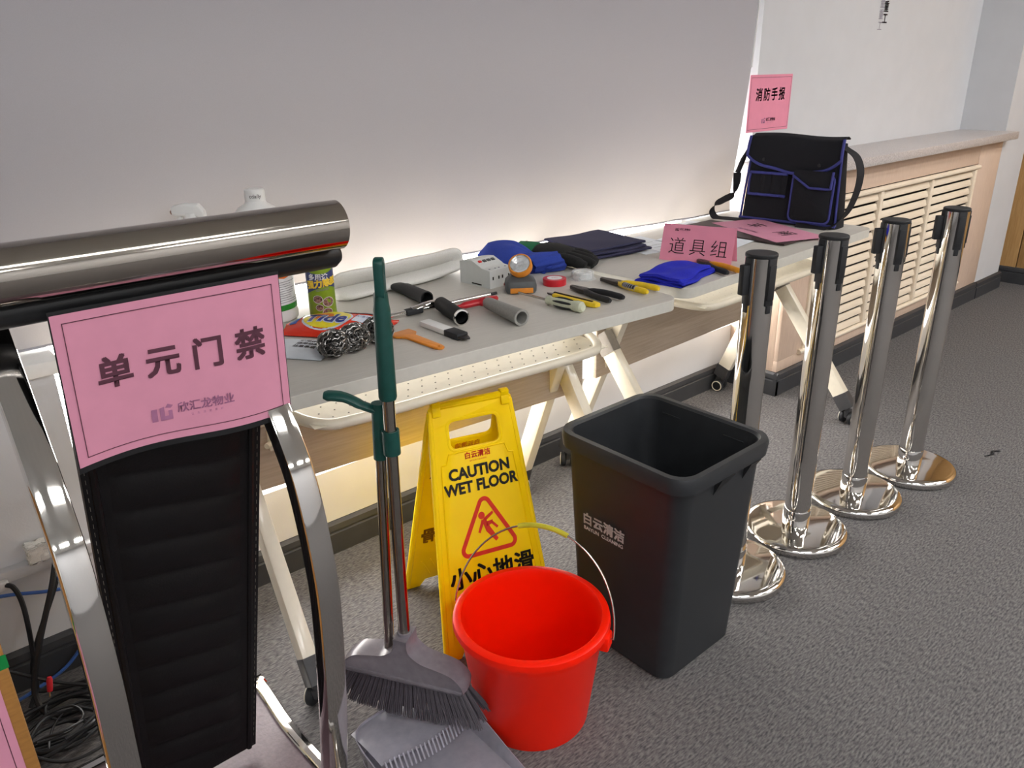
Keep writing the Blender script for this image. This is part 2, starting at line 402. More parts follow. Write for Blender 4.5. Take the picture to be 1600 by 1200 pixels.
for x in posts: rp('mullion', (x-.014, YR-.010, .165), (x+.014, YR+.016, .790), 'maple', .004)
sm = None
for a, c in zip(posts, posts[1:]):
    for k in range(14):
        z = .186+k*.0445
        if sm is None:
            bb = B(); bb.box((0, 0, 0), (posts[1]-posts[0]-.03, .014, .034), .006, Matrix.Rotation(-.32, 4, 'X'))
            s = obj('slat', bb, 'maple', t); sm = s.data
        else:
            s = bpy.data.objects.new('slat', sm); COL.objects.link(s); s.parent = t
        s.location = ((a+c)/2, YR+.008, z)
b = B(); b.box(((XR-.02+5.10)/2, (1.555+1.862)/2, .946), (5.10-XR+.02, .307, .040), .004)
o = tag(obj('stone_sill', b, 'granite'), 'speckled grey granite slab on top of the wooden radiator cover', 'sill')
t = thing('wall_socket', 'white wall socket on wooden side of the radiator cover under the table', 'socket', fr((XR-.001, 1.535+.16, .49), (0, -1, 0), z=(-1, 0, 0)))
obj('cover_plate', B().box((0, 0, .004), (.086, .072, .009), .003), 'socket', t)
b = B()
for x, y, a in ((0, .012, 0), (-.008, -.012, .5), (.008, -.012, -.5)): b.box((0, 0, 0), (.003, .008, .001), 0, Matrix.Translation((x, y, .009)) @ Matrix.Rotation(a, 4, 'Z'))
obj('socket_holes', b, 'dark', t)

# ---------------------------------------------------------------- signs and lettering on the wall
t = thing('pink_notice', 'pink paper fire alarm notice taped to white wall above black bag', 'notice', (3.035, YW-.001, 1.187))
obj('notice_sheet', B().box((0, 0, 0), (.31, .0012, .218)), 'pink_card', t)
fn = plane((0, -.0008, 0), (1, 0, 0), (0, 0, 1), .0004)
marks('border_line', bars(frame_rect(.296, .198, .0012), 1), 'ink', t, fn)
text('消防手报', .052, 'ink', t, lambda x, y: fn(x, y+.030), bold=.0012, space=1.32, sx=.93)
company_logo(t, lambda x, y: fn(x+.0, y-.068), .78, 'ink_logo')
t = thing('wall_lettering', 'vertical dark characters with fainter second row on white wall near top edge', 'lettering', (3.93, YW-.001, 1.50))
fn = plane((0, 0, 0), (1, 0, 0), (0, 0, 1), .0005)
for k, ch in enumerate('工重量质'):
    text(ch, .046, 'ink_grey', t, lambda x, y: fn(x-.028, y-.012+.048*k), name='pale_character')
    text(ch, .050, 'ink', t, lambda x, y: fn(x+.014, y+.020+.050*k), name='character', bold=.0008)
# ---------------------------------------------------------------- folding tables
TZ = .767
def caster(parent, x, y, a):
    c = obj('caster', B().cyl((0, 0, .052), (0, 0, .085), .010, n=12), 'darkcap', parent); c.location = (x, y, 0); c.rotation_euler = (0, 0, a)
    b = B(); b.plate([(-.012, .055), (.022, .058), (.030, .035), (.020, .020), (-.005, .030)], .014, T=fr((0, .007, 0), (1, 0, 0), (0, 0, 1)), bev=.003)
    obj('fork', b, 'darkcap', c)
    for s in (-1, 1):
        b = B(); b.mi = 0; b.cyl((.010, s*.008, .0265), (.010, s*.026, .0265), .0265, n=24, bev=.004)
        b.mi = 1; b.cyl((.010, s*.0262, .0265), (.010, s*.0275, .0265), .019, n=24)
        b.mi = 2; b.lathe([(.0185, .0), (.0225, .0), (.0225, .0022), (.0185, .0022)], 24, zdir((.010, s*.0262, .0265), (0, s, 0)), closed=True)
        obj('wheel', b, ['rubber', 'black', 'cream'], c)
def make_table(label, T, L, D, inset, ft, ap, rl=0):
    t = thing('folding_table', label, 'table', T, 'folding tables along the wall')
    f = -D/2
    b = B(); b.mi = 0; b.plate(rrect(L, D, .045, 14), .030, bev=.0015, T=Matrix.Translation((0, 0, TZ-.030)))
    for fc in b.bm.faces: fc.material_index = 0 if fc.normal.z > .7 else 1
    obj('tabletop', b, ['table', 'table_edge'], t, ang=18)
    e = L/2-inset
    for s in (-1, 1):
        x = s*e
        ob = lambda A, C, w, th: None
        def leg(y0, z0, y1, z1, w, th, dx=0):
            d = V((0, y1-y0, z1-z0)).normalized(); n_ = V((1, 0, 0)).cross(d); o_ = rrect(th, w, .005, 2)
            return [[V((x+dx+p, y0, z0))+n_*q for p, q in o_], [V((x+dx+p, y1, z1))+n_*q for p, q in o_]]
        rear = obj('leg', B().loft(leg(f+.250, TZ-.034, f+.515, .083, .058, .034, rl*(s < 0))), 'cream', t)
        obj('foot_cap', B().loft(leg(f+.503, .118, f+.520, .068, .062, .038, rl*(s < 0))), 'darkcap', rear)
        front = obj('leg', B().loft(leg(f+ap, .530, f+ft+.030, .110, .056, .034, s*.037)), 'cream', t)
        obj('foot_cap', B().loft(leg(f+ft+.036, .118, f+ft-.002, .068, .060, .038, s*.037)), 'darkcap', front)
        obj('joint_cap', B().loft(leg(f+ap+.016, .552, f+ap-.024, .497, .060, .038, s*.037)), 'greycap', front)
        caster(t, x+rl*(s < 0), f+.515, 1.2+s*.5); caster(t, x+s*.037, f+ft, .3-s*.4)
        obj('top_bracket', B().box((x, f+.235, TZ-.040), (.05, .12, .014), .003), 'cream', t)
        b = B(); b.cyl((s*(e-.017), f+.312, .530), (s*(e-.040), f+.330, .530), .007, n=12); b.box((s*(e-.040), f+.338, .530), (.022, .014, .05), .003)
        obj('panel_bracket', b, 'cream', t)
    obj('crossbeam', B().tube([V((-e, f+.315, .640)), V((e, f+.315, .640))], .019, 14), 'cream', t)
    obj('modesty_rail', B().box((0, f+.345, .595), (L-.06, .022, .055), .008), 'cream', t)
    obj('modesty_panel', B().box((0, f+.350, .487), (L-.07, .014, .166), .003), 'board', t)
    # perforated tray with a bent tube rim
    w = L/2-.195
    rim = spline([(-w-.02, f+.235, .672), (-w-.02, f+.17, .664), (-w+.02, f+.085, .656), (-w+.10, f+.060, .655), (0, f+.060, .655), (w-.10, f+.060, .655), (w-.02, f+.085, .656), (w+.02, f+.17, .664), (w+.02, f+.235, .672)], 6)
    tr = obj('tray', B().grid(lambda u, v: V(((-w+.0)+2*w*u, f+.064+.195*v, .658+.002*v)), 1, 1, .002), 'cream', t)
    obj('tray_rim', B().tube(rim, .0120, 12), 'cream', tr)
    b = B()
    for i in range(int(2*w/.036)):
        for j in range(5):
            u = (i+.5+.5*(j % 2))*.036-w
            if abs(u) < w-.02:
                v = .03+j*.032; b.lathe([(.0021, 0), (.0021, .0008), (0, .0008)], 6, Matrix.Translation((u, f+.064+v, .6592+.002*v/.195)))
    h = obj('tray_holes', b, 'greycap', tr); h['kind'] = 'stuff'
    for s in (-1, 1):
        b = B(); b.cyl((s*(w+.030), f+.235, .672), (s*(w+.052), f+.235, .672), .008, n=10); b.box((s*(w+.03), f+.235, .704), (.012, .024, .066), .003)
        obj('tray_bolt', b, 'steel', tr)
    return t
a = math.radians(-5.0); D1 = .70
cx = V((1.632-.6*math.cos(a)-D1/2*math.sin(a), 1.205-.6*math.sin(a)+D1/2*math.cos(a), 0))
make_table('first folding table carrying bottles, hand tools and gloves beside the lectern', rz(a, cx), 1.20, D1, .150, .030, .365, -.080)
a = math.radians(2.5); D2 = .60
cx = V((2.897-.595*math.cos(a)-D2/2*math.sin(a), 1.296-.595*math.sin(a)+D2/2*math.cos(a), 0))
make_table('second folding table carrying black tool bag and papers beside radiator cover', rz(a, cx), 1.19, D2, .095, -.030, .325)

# ---------------------------------------------------------------- lectern
t = thing('lectern', 'chrome and black leather lectern with thick tube rail and bowed side legs', 'lectern', (.29, 1.15, 0))
LX, LY = .29, 1.15
def Lp(x, y, z): return V((x-LX, y-LY, z))
b = B(); b.lathe([(0, 0), (.032, 0), (.036, .003), (.036, .547), (.032, .55), (0, .55)], 48, zdir(Lp(.022, 1.05, 1.121), (1, 0, 0)))
obj('rail_tube', b, 'chrome_brown', t)
b = B(); b.tube([Lp(.030, 1.078, 1.071), Lp(.040, 1.078, 1.071), Lp(.570, 1.078, 1.071), Lp(.580, 1.078, 1.071)], [.014, .0195, .0195, .013], 20, flat=1.0)
obj('padded_ledge', b, 'black', t)
b = B(); b.box(Lp(.30, 1.21, 1.083), (.50, .24, .012), .004)
obj('reading_top', b, 'leather', t)
# leaning quilted front panel
pt, pb = V((0, 1.072, 1.05)), V((0, 1.275, .055))
def pan(u, v, d=0):
    hw = .113+(.1375-.113)*v; p = pb.lerp(pt, v); n_ = V((0, -(pt-pb).z, (pt-pb).y)).normalized()
    return V(((.270+.0425*v)+(2*u-1)*hw-LX, p.y-LY, p.z))+n_*d
obj('panel', B().grid(lambda u, v: pan(u, v, -.010), 2, 2, .012), 'leather', t, ang=30)
def quilt(u, v):
    uu = .13+.74*u; vv = .03+.94*v; k = 15
    return pan(uu, vv, .002+.008*abs(math.sin(PI*k*(vv+.06*(uu-.5))))**.6*min(1, 8*u, 8*(1-u)))
obj('quilted_cushion', B().grid(quilt, 12, 240), 'leather', t, ang=60)
for u in (.02, .045, .955, .98):
    ps = [pan(u, .03+.94*i/120, .0022) for i in range(121)]
    b = B()
    for i in range(0, 120, 2): b.tube([ps[i], ps[i+1]], .00038, 4)
    obj('stitching', b, 'thread', t, smooth=False)['kind'] = 'stuff'
for s in (.06, .94):
    obj('welt', B().tube([pan(s, i/20, .001) for i in range(21)], .006, 8), 'leather', t)
def side_leg(x, x2):
    pts = spline([Lp(x+(x2-x)*q, y, z) for q, y, z in ((0, 1.20, 1.065), (0, 1.115, .935), (.1, 1.034, .820), (.2, .994, .74), (.5, .970, .60), (.8, .976, .472), (1, .995, .32), (1, 1.022, .171), (1, 1.052, .034))], 8)
    b = B(); sec = rrect(.038, .036, .004, 2); loops = []
    for i, p in enumerate(pts):
        q = (pts[min(i+1, len(pts)-1)]-pts[max(i-1, 0)]).normalized(); n_ = V((1, 0, 0)).cross(q)
        loops.append([p+V((1, 0, 0))*c+n_*d for c, d in sec])
    b.loft(loops); return obj('bowed_leg', b, 'chrome', t, ang=40)
side_leg(.122, .113); side_leg(.437, .437)
bo = [(.075, .86), (.12, .84), (.42, .84), (.47, .87), (.476, 1.0), (.468, 1.15), (.463, 1.30), (.470, 1.45), (.45, 1.47), (.11, 1.47), (.085, 1.45), (.078, 1.3), (.078, 1.1)]
base = obj('base', B().plate([(x-LX, y-LY) for x, y in bo], .034, bev=.004), 'leather_mauve', t)
rim = [Lp(x, y, .022) for x, y in bo]
obj('base_rim', B().tube(spline(rim, 5, True), .017, 10, True, up=(0, 0, 1)), 'chrome', t)
obj('rim_inlay', B().tube(spline([Lp(LX+(x-LX)*.925, LY+(y-LY)*.955, .036) for x, y in bo], 5, True), .003, 6, True), 'chrome', t)
# pink sign taped to it
t = thing('pink_sign', 'pink paper sign reading unit door access taped to the black lectern', 'sign', (.312, 1.045, .962))
def sg(x, y, d=0):
    s = (x+.148)/.296
    return V((x*.985+.0045*(y/.21), .010*math.sin(s*PI*1.6+.4)*(.35-.65*(y/.21))-.012*(y/.21)-d, y+.004*math.sin(s*6.0)*(.5-y/.21)))
obj('sign_sheet', B().grid(lambda u, v: sg((u-.5)*.297, (v-.5)*.208), 40, 12, .0006), 'pink', t, ang=80)
f = lambda x, y: sg(x, y, .0017)
marks('border_line', bars(frame_rect(.274, .186, .0011), 24), 'ink', t, f)
for ch, x in zip('单元门禁', (-.088, -.027, .033, .094)):
    text(ch, .046, 'ink', t, lambda a, c: f(a+x+.002, c+.012), bold=.0013, name='character', sub=2)
company_logo(t, lambda x, y: f(x+.005, y-.062), .86, 'ink_logo')
obj('sign_holder', B().grid(lambda u, v: sg((u-.5)*.30, (v-.5)*.222-.002, -.002), 40, 4, .0012), 'black', t, ang=80)

# ---------------------------------------------------------------- cardboard box with pink sheet
t = thing('cardboard_box', 'brown cardboard box at the lower left with green tape on its edge', 'box', rz(-.02, (-.17, 1.24, 0)))
obj('box_body', B().box((0, 0, .36), (.40, .26, .72), .003), 'cardboard', t)
obj('tape_strip', B().box((.16, -.1308, .590), (.083, .0012, .022)), 'green_tape', t)
t = thing('pink_sheet', 'blank pink sheet taped on the front of the cardboard box', 'sheet', rz(-.02, (-.154, 1.1080, .472)))
obj('sheet', B().box((.015, 0, 0), (.30, .0012, .21)), 'pink', t)
marks('border_line', bars(frame_rect(.28, .19, .0012), 1), 'ink', t, lambda x, y: V((x+.015, -.0009, y)))
# ---------------------------------------------------------------- stanchions
def make_stanchion(T, label):
    t = thing('stanchion', label, 'stanchion', T, 'chrome belt stanchions in a row')
    obj('base', B().lathe([(0, 0), (.146, 0), (.151, .004), (.152, .018), (.149, .025), (.143, .0285), (.130, .030), (.09, .0335), (.05, .036), (0, .036)], 64), 'chrome', t, ang=50)
    obj('collar', B().lathe([(.0395, .035), (.0395, .085), (.0378, .088)], 32), 'chrome', t)
    obj('pole', B().lathe([(.0375, .035), (.0375, .905), (0, .905)], 48), 'chrome', t)
    obj('top_cap', B().lathe([(.0378, .9035), (.0386, .905), (.0386, .9105), (.0368, .9125), (0, .913)], 40), 'rubber', t)
    for k in range(4):
        R = Matrix.Rotation(PI/2*k, 4, 'Z')
        b = B(); b.box((-.0365, 0, .846), (.008, .024, .116), .002, R); b.box((-.0367, 0, .782), (.007, .014, .026), .002, R)
        if k == 0: b.box((-.049, 0, .852), (.022, .017, .074), .003, R); nm = 'belt_cassette'
        else: b.box((-.0395, 0, .846), (.008, .021, .086), .002, R); nm = 'belt_slot'
        obj(nm, b, 'rubber', t)
    return t
st = make_stanchion(Matrix.Translation((1.667, 1.003, 0)) @ Matrix.Rotation(-.25, 4, 'Z'), 'chrome belt stanchion standing right behind the dark grey bin')
for x, y, a, l in ((1.984, .987, -.3, 'chrome belt stanchion second from the bin, between two others'),
                   (2.312, .971, -.62, 'chrome belt stanchion third from the bin'),
                   (2.630, .928, -.72, 'chrome belt stanchion farthest from the bin, at the end of the row')):
    dup(st, Matrix.Translation((x, y, 0)) @ Matrix.Rotation(a, 4, 'Z'), l)

# ---------------------------------------------------------------- bin
BX, BY = 1.315, .995
t = thing('waste_bin', 'tall open dark grey square plastic bin beside the red bucket', 'bin', (BX, BY, 0))
def bl(z, k, r=.035, dx=0): # outer half sizes rise from base to top
    q = z/.555; return [V((p[0], p[1], z)) for p in rrect(2*(.135+.020*q+k), 2*(.145+.030*q+k), r, 5)]
out = [bl(0, -.006), bl(.006, 0), bl(.50, 0, .040), bl(.515, .004, .042), bl(.517, .014, .05), bl(.545, .016, .052), bl(.555, .012, .05), bl(.555, -.001, .042), bl(.550, -.005, .04)]
inn = [bl(.550, -.006, .04), bl(.51, -.008, .038), bl(.014, -.006, .03)]
obj('bin_body', B().loft(out+inn, cap1=True), 'bin', t, ang=40)
for f_ in (): pass
for xx, w in ((-.016, .025), (.088, .020)):
    b = B(); b.loft([[V((xx-w, y, z)) for y, z in ((-.162, .516), (-.190, .518), (-.168, .470))], [V((xx+w, y, z)) for y, z in ((-.162, .516), (-.190, .518), (-.168, .484))]])
    obj('handle_gusset', b, 'bin_recess_shade', t)  # gussets under the lip; the recess shade is put into their dark colour
for y in (-.10, .10):
    obj('inner_stop', B().box((.147, y*.9, .52), (.006, .055, .004), .001), 'bin', t)
fn = plane((-.1515, .0, .335), (0, -1, 0), (-.04, 0, 1), .0012)
text('白云清洁', .032, 'white_print', t, lambda x, y: fn(x-.04, y+.010), bold=.0012, space=1.05)
text('BAIYUN  CLEANING', .0135, 'white_print', t, lambda x, y: fn(x-.04, y-.014), bold=.0003)

# ---------------------------------------------------------------- bucket
KX, KY = .907, 1.003
t = thing('bucket', 'glossy red plastic bucket with wire bail handle standing before the bin', 'bucket', (KX, KY, 0))
obj('bucket_body', B().lathe([(0, .010), (.112, .010), (.115, .0), (.121, .0), (.123, .004), (.151, .222), (.1535, .226), (.1545, .240), (.1585, .244), (.166, .246), (.168, .252), (.166, .263), (.160, .267), (.150, .266), (.147, .258), (.146, .240), (.119, .016), (.112, .014), (0, .014)], 72), 'red', t, ang=40)
ax = V((.445, -.895, 0)); pp = V((.895, .445, 0))
for s in (-1, 1):
    b = B(); b.box((0, 0, 0), (.022, .034, .036), .005, Matrix.Translation(ax*s*.163+V((0, 0, .238))) @ Matrix.Rotation(math.atan2(ax.y, ax.x), 4, 'Z'))
    obj('handle_ear', b, 'red', t)
arc = [ax*(-.180*math.cos(q))+(pp*.075+V((0, 0, .185)))*math.sin(q)+V((0, 0, .245)) for q in [PI*i/40 for i in range(41)]]
arc = [arc[0]-ax*-.014]+arc+[arc[-1]+ax*-.014]
obj('wire_handle', B().tube(arc, .0022, 8), 'wire', t)
obj('grip', B().tube(arc[17:26], .0055, 10), 'grip_yellow', t)

# ---------------------------------------------------------------- wet floor sign
t = thing('wet_floor_sign', 'yellow folding caution wet floor sign standing behind the red bucket', 'sign', (1.038, 1.358, 0))
w_ = V((.960, -.280, 0)); n_ = V((-.280, -.960, 0)); top = V((0, 0, .610))
def panel(sgn, off):
    base = top+n_*off*sgn; base.z = 0; yv = (top-base).normalized(); L = (top-base).length
    nrm = (w_.cross(yv))*1.0
    if nrm.dot(n_*sgn) < 0: nrm = -nrm
    x_ = yv.cross(nrm)
    return fr(top, x_, yv), L
for sgn, off in ((1, .160), (-1, .170)):
    T, L = panel(sgn, off); h = .011
    o_ = [(-.090, 0), (-.104, -.012), (-.110, -.06), (-.150, -L+.01), (-.148, -L), (-.112, -L), (-.095, -L+.028), (.095, -L+.028), (.112, -L), (.148, -L), (.150, -L+.01), (.110, -.06), (.104, -.012), (.090, 0)]
    hole = rrect(.128, .070, .016, 5, 0, -.083)
    hw = lambda y: .104+.046*(-y)/L
    b = B(); b.plate(o_, .008, [hole], T=T @ Matrix.Translation((0, 0, -.008)), bev=.002)
    for s in (-1, 1):
        b.tube([T @ V((s*(hw(y)-.004), y, -.006)) for y in (-.02, -L*.5, -L+.01)], .008, 8)
        b.tube([T @ V((s*(hw(y)-.022), y, .000)) for y in (-.150, -L*.5, -L+.04)], .0025, 6)
    b.tube([T @ V((x, y, 0)) for x, y in [(-hw(-.15)+.022, -.150), (-.080, -.148), (-.072, -.125), (.072, -.125), (.080, -.148), (hw(-.15)-.022, -.150)]], .0022, 6)
    b.tube([T @ V((x, y, -.004)) for x, y in rrect(.136, .078, .02, 5, 0, -.083)], .005, 8, closed=True)
    if sgn < 0:
        for i in range(9): b.tube([T @ V((-.11+.024*i, -L+.045, -.009)), T @ V((-.085+.024*i, -L+.105, -.009))], .0025, 6)
    pn = obj('front_panel' if sgn > 0 else 'rear_panel', b, 'yellow', t)
    for s in (-1, 1):
        obj('hinge', B().box((s*.088, -.012, -.002), (.022, .040, .016), .003, T), 'yellow', pn)
    mi = 1; zz = .0012 if sgn > 0 else -.0095
    fn = (lambda T, zz, mi: (lambda x, y: T @ V((x*mi, y, zz))))(T, zz, mi)
    mk, rd = ('black_print', 'red_print') if sgn > 0 else ('yellow_print', 'amber_print')
    text('白云清洁', .017, 'red_print' if sgn > 0 else 'amber_print', pn, lambda x, y: fn(x, y-.138), bold=.0005)
    text('BAIYUN CLEANING', .005, rd, pn, lambda x, y: fn(x, y-.151))
    text('CAUTION', .038, mk, pn, lambda x, y: fn(x, y-.178), bold=.0016, sx=.92)
    text('WET FLOOR', .038, mk, pn, lambda x, y: fn(x, y-.214), bold=.0016, sx=.88)
    tri = lambda r: [(r*math.cos(a)*1.0+p, r*math.sin(a)+q) for p, q, a0 in ((0, .052, PI/6), (-.060, -.052, PI/6+2*PI/3), (.060, -.052, PI/6+4*PI/3)) for a in [a0+2*PI/3*i/8 for i in range(9)]]
    A, C = tri(.020), tri(.009)
    f2 = lambda x, y: fn(x*.92, y-.316)
    marks('warning_triangle', [[A[i], A[(i+1) % 27], C[(i+1) % 27], C[i]] for i in range(27)], rd, pn, f2)
    man = [circ(.0095, 14, -.012, .026),
           [(-.013, .014), (-.002, .018), (.008, -.006), (.028, -.040), (.020, -.046), (-.004, -.016)],
           [(-.008, .018), (.020, .032), (.022, .025), (-.003, .010)],
           [(-.013, .016), (-.027, -.014), (-.021, -.017), (-.008, .006)],
           [(-.002, .008), (.018, .010), (.016, .001), (.000, -.004)], [(.014, .010), (.032, -.010), (.027, -.014), (.012, .002)]]
    marks('slipping_figure', man, rd, pn, f2)
    text('小心地滑', .056, mk, pn, lambda x, y: fn(x, y-.436), bold=.0016, space=1.02)
obj('hinge_pin', B().tube([top-w_*.095+V((0, 0, -.01)), top+w_*.095+V((0, 0, -.01))], .006, 8), 'yellow', t)

# ---------------------------------------------------------------- broom and long-handled dustpan
t = thing('broom', 'broom with clear grey head and dark bristles clipped to dustpan pole', 'broom', (.663, 1.118, 0))
o = V((.663, 1.118, 0)); pb, ptp = V((.663, 1.118, .262))-o, V((.676, 1.120, 1.032))-o; pd = (ptp-pb).normalized()
obj('pole', B().tube([pb-pd*.03, pb+pd*.57], .0115, 20), 'steel', t)
obj('hand_grip', B().lathe([(0, .525), (.0150, .525), (.0165, .530), (.0160, .58), (.0150, .69), (.0135, .700), (.0120, .72), (0, .722)], 24, zdir(pb, pd)), 'green', t)
hl = obj('hanging_loop', B().plate(rrect(.022, .066, .008), .017, [rrect(.010, .022, .004, 4, 0, .016)], T=fr(pb+pd*.745+V((-.006, .006, 0)), (.653, .757, 0), pd), bev=.003), 'green', t)
d = V((.53, -.848, -.03)).normalized(); upv = V((0, 0, 1)); upv = (upv-d*upv.dot(d)).normalized(); HT = fr(pb, d, upv)
prof = [(-.015, .012), (-.015, -.005), (-.021, -.020), (-.045, -.036), (-.085, -.044), (-.112, -.052), (-.132, -.070), (-.138, -.086), (-.134, -.094)]
prof = spline([(x, y, 0) for x, y in prof], 4)
ol = [(p.x, p.y) for p in prof]+[(-p.x, p.y) for p in reversed(prof)]
b = B()
def hs(z, k): return [HT @ V((x*k, y if y > -.09 else y, z)) for x, y in ol]
b.loft([hs(-.020, .94), hs(-.026, .97), hs(-.012, 1), hs(.012, 1), hs(.026, .97), hs(.020, .94)])
obj('broom_head', b, 'broom_plastic', t, ang=50)
obj('head_base', B().box((0, -.092, 0), (.262, .010, .046), .003, HT), 'broom_plastic', t)
obj('socket', B().cyl(HT @ V((0, -.075, 0)), HT @ V((0, .018, 0)), .0145, n=18), 'broom_plastic', t)
bm_ = None
rnd = random.Random(3)
for row in range(3):
    for i in range(30):
        x = -.128+.256*i/29
        if bm_ is None:
            bb = B()
            for k in range(7):
                a = 2*PI*k/6 if k else 0; r_ = .0022 if k else 0
                bb.tube([(r_*math.cos(a), r_*math.sin(a), 0), (r_*1.5*math.cos(a), r_*1.5*math.sin(a), -.045), (r_*2.0*math.cos(a), r_*2.0*math.sin(a), -.086)], [.0017, .0017, .0012], 4)
            s = obj('bristle_tuft', bb, 'bristle', t); bm_ = s.data
        else:
            s = bpy.data.objects.new('bristle_tuft', bm_); COL.objects.link(s); s.parent = t
        p = HT @ V((x, -.094, (row-1)*.013)); lean = .55*x/.13
        s.matrix_local = Matrix.Translation(p) @ HT.to_3x3().to_4x4() @ Matrix.Rotation(lean+rnd.uniform(-.03, .03), 4, 'Z') @ Matrix.Rotation(-PI/2+(1-row)*.16+rnd.uniform(-.03, .03), 4, 'X')
t = thing('dustpan', 'clear grey dustpan with comb teeth on a steel pole with green handle', 'dustpan', (.652, 1.06, 0))
o = V((.652, 1.06, 0)); pb, ptp = V((.637, 1.154, .030))-o, V((.671, 1.154, .757))-o; pd = (ptp-pb).normalized()
obj('pole', B().tube([pb, ptp], .0105, 18), 'steel', t)
def pw(s): # plan outline of the pan, half width at parameter along y
    return s
plan = [(-.118, -.235), (-.118, -.02), (-.116, .05), (-.100, .085), (-.06, .098), (.06, .098), (.100, .085), (.116, .05), (.118, -.02), (.118, -.235)]
pl = spline([(x, y, 0) for x, y in plan], 5)
def hgt(y): return .008+.056*sstep(-.25, .06, y)
b = B(); b.plate([(p.x*.97, p.y-.002) for p in pl], .003, T=Matrix.Translation((0, 0, .003)))
def wl(u, v):
    k = u*(len(pl)-1); i = min(int(k), len(pl)-2); p = pl[i].lerp(pl[i+1], k-i); h_ = hgt(p.y)
    return V((p.x*(1+.05*(1-v)*-1+.04*v), p.y+.006*v*(1 if p.y > .05 else 0), .004+h_*v))
b.grid(wl, 60, 6, .0025)
obj('pan_shell', b, 'pan_plastic', t, ang=45)
def hood(u, v):
    x = (-.112+.224*u); y = .100-.118*v-.02*math.cos((u-.5)*PI)*v
    return V((x, y, .064+.010*math.sin(v*PI*.6)-.008*(2*u-1)**6))
obj('hood', B().grid(hood, 24, 8, .0025), 'pan_plastic', t, ang=45)
cm = None
for i in range(24):
    u = .03+.94*i/23; p = hood(u, .97)
    if cm is None:
        bb = B(); bb.box((0, -.008, -.012), (.0042, .003, .032), .001, Matrix.Rotation(-.5, 4, 'X')); s = obj('comb_tooth', bb, 'pan_plastic', t); cm = s.data
    else: s = bpy.data.objects.new('comb_tooth', cm); COL.objects.link(s); s.parent = t
    s.location = p
obj('pole_socket', B().cyl(pb, pb+pd*.10, .0145, n=18), 'broom_plastic', t)
gl = V((-.80, .60, .10)).normalized()
b = B(); b.tube([ptp+pd*-.10, ptp+pd*.012], .0135, 16)
b.tube(spline([ptp+pd*-.004, ptp+gl*.030+pd*.006, ptp+gl*.062+pd*.020, ptp+gl*.098+pd*.022], 5), [.0125]*6+[.0140]*5+[.0150]*4+[.010], 14, flat=.62, up=(0, 0, 1))
obj('handle', b, 'green', t)
cdir = V((.72, -.69, 0))
b = B()
c0 = ptp-pd*.055; q0 = V((.6715, 1.1195, .70))-o
b.box((0, 0, 0), (.03, .014, .045), .003, fr((c0+q0)/2, (q0-c0), z=(0, 0, 1)) @ Matrix.Rotation(0, 4, 'X'))
b.lathe([(.0125, -.024), (.0160, -.024), (.0160, .024), (.0125, .024)], 20, Matrix.Translation((q0.x, q0.y, c0.z)), closed=True)
obj('broom_clip', b, 'green', t)
t = thing('paper_scrap', 'torn scrap of pale paper lying in the dustpan', 'paper', rz(.5, (.600, .985, .0075)))
obj('scrap', B().grid(lambda u, v: V(((u-.5)*.04, (v-.5)*.03, .004*math.sin(u*5)*v+.001)), 6, 4, .0008), 'white', t)

# ---------------------------------------------------------------- cables and wall bits on the left
def cable(label, pts, r, m='cable', name='cable', group=None):
    o = obj(name, B().tube(spline(pts, 7), r, 7), m); tag(o, label, 'cable', group); return o
G1 = 'black cables tangled on the carpet'
LB = 'black cable looping over the carpet beside the cardboard box'
cable('thick black cable hanging down from the trunking into the tangle', [(.20, 1.83, .34), (.165, 1.79, .27), (.11, 1.76, .16), (.075, 1.74, .06), (.09, 1.70, .012), (.16, 1.68, .010), (.24, 1.66, .010)], .0065)
cable('second thick black cable hanging beside the thickest one', [(.215, 1.84, .33), (.17, 1.81, .25), (.10, 1.80, .12), (.082, 1.80, .03), (.11, 1.79, .011), (.20, 1.76, .010), (.29, 1.75, .010)], .0055)
cable('short black lead plugged in at the trunking at the left edge', [(.082, 1.828, .297), (.098, 1.80, .296), (.104, 1.79, .25), (.098, 1.79, .15), (.085, 1.78, .05), (.06, 1.76, .010)], .0055)
cable('blue network cable sagging along the wall', [(.02, 1.825, .285), (.09, 1.825, .268), (.17, 1.825, .240), (.25, 1.83, .225)], .0042, 'cable_blue')
cable('blue network cable lying on the carpet against the baseboard', [(.04, 1.80, .012), (.10, 1.82, .012), (.16, 1.83, .03), (.22, 1.83, .09), (.27, 1.83, .13)], .0042, 'cable_blue')
rnd = random.Random(11)
for k in range(9):
    cx, cy = .10+rnd.uniform(-.03, .07), 1.66+rnd.uniform(-.10, .08); rx, ry = rnd.uniform(.05, .12), rnd.uniform(.04, .10); a0 = rnd.uniform(0, 6)
    n = 9; pts = []
    for i in range(n+3):
        a = a0+i*.72; g = 1+.14*math.sin(i*1.7+k); pts.append((cx+rx*g*math.cos(a), cy+ry*g*math.sin(a), .006+.006*k*.8+.008*(1+math.sin(i*1.3+k))))
    cable(LB, pts, rnd.choice((.0028, .0032, .0036, .0045)), group=G1)
cable('long black cable crossing the tangle diagonally', [(-.02, 1.80, .16), (.05, 1.77, .11), (.12, 1.74, .06), (.20, 1.70, .03), (.30, 1.66, .012)], .0042)
t = thing('audio_plug', 'red audio plug lying among the black cables', 'plug', fr((.100, 1.70, .075), (.25, .2, .9), z=(.7, -.6, 0)))
obj('plug_body', B().lathe([(0, 0), (.0055, 0), (.0062, .006), (.0062, .026), (.0045, .032), (0, .032)], 12, zdir((0, 0, 0), (1, 0, 0))), 'red_plastic', t)
obj('plug_tip', B().cyl((-.012, 0, 0), (0, 0, 0), .003, n=10), 'chrome', t)
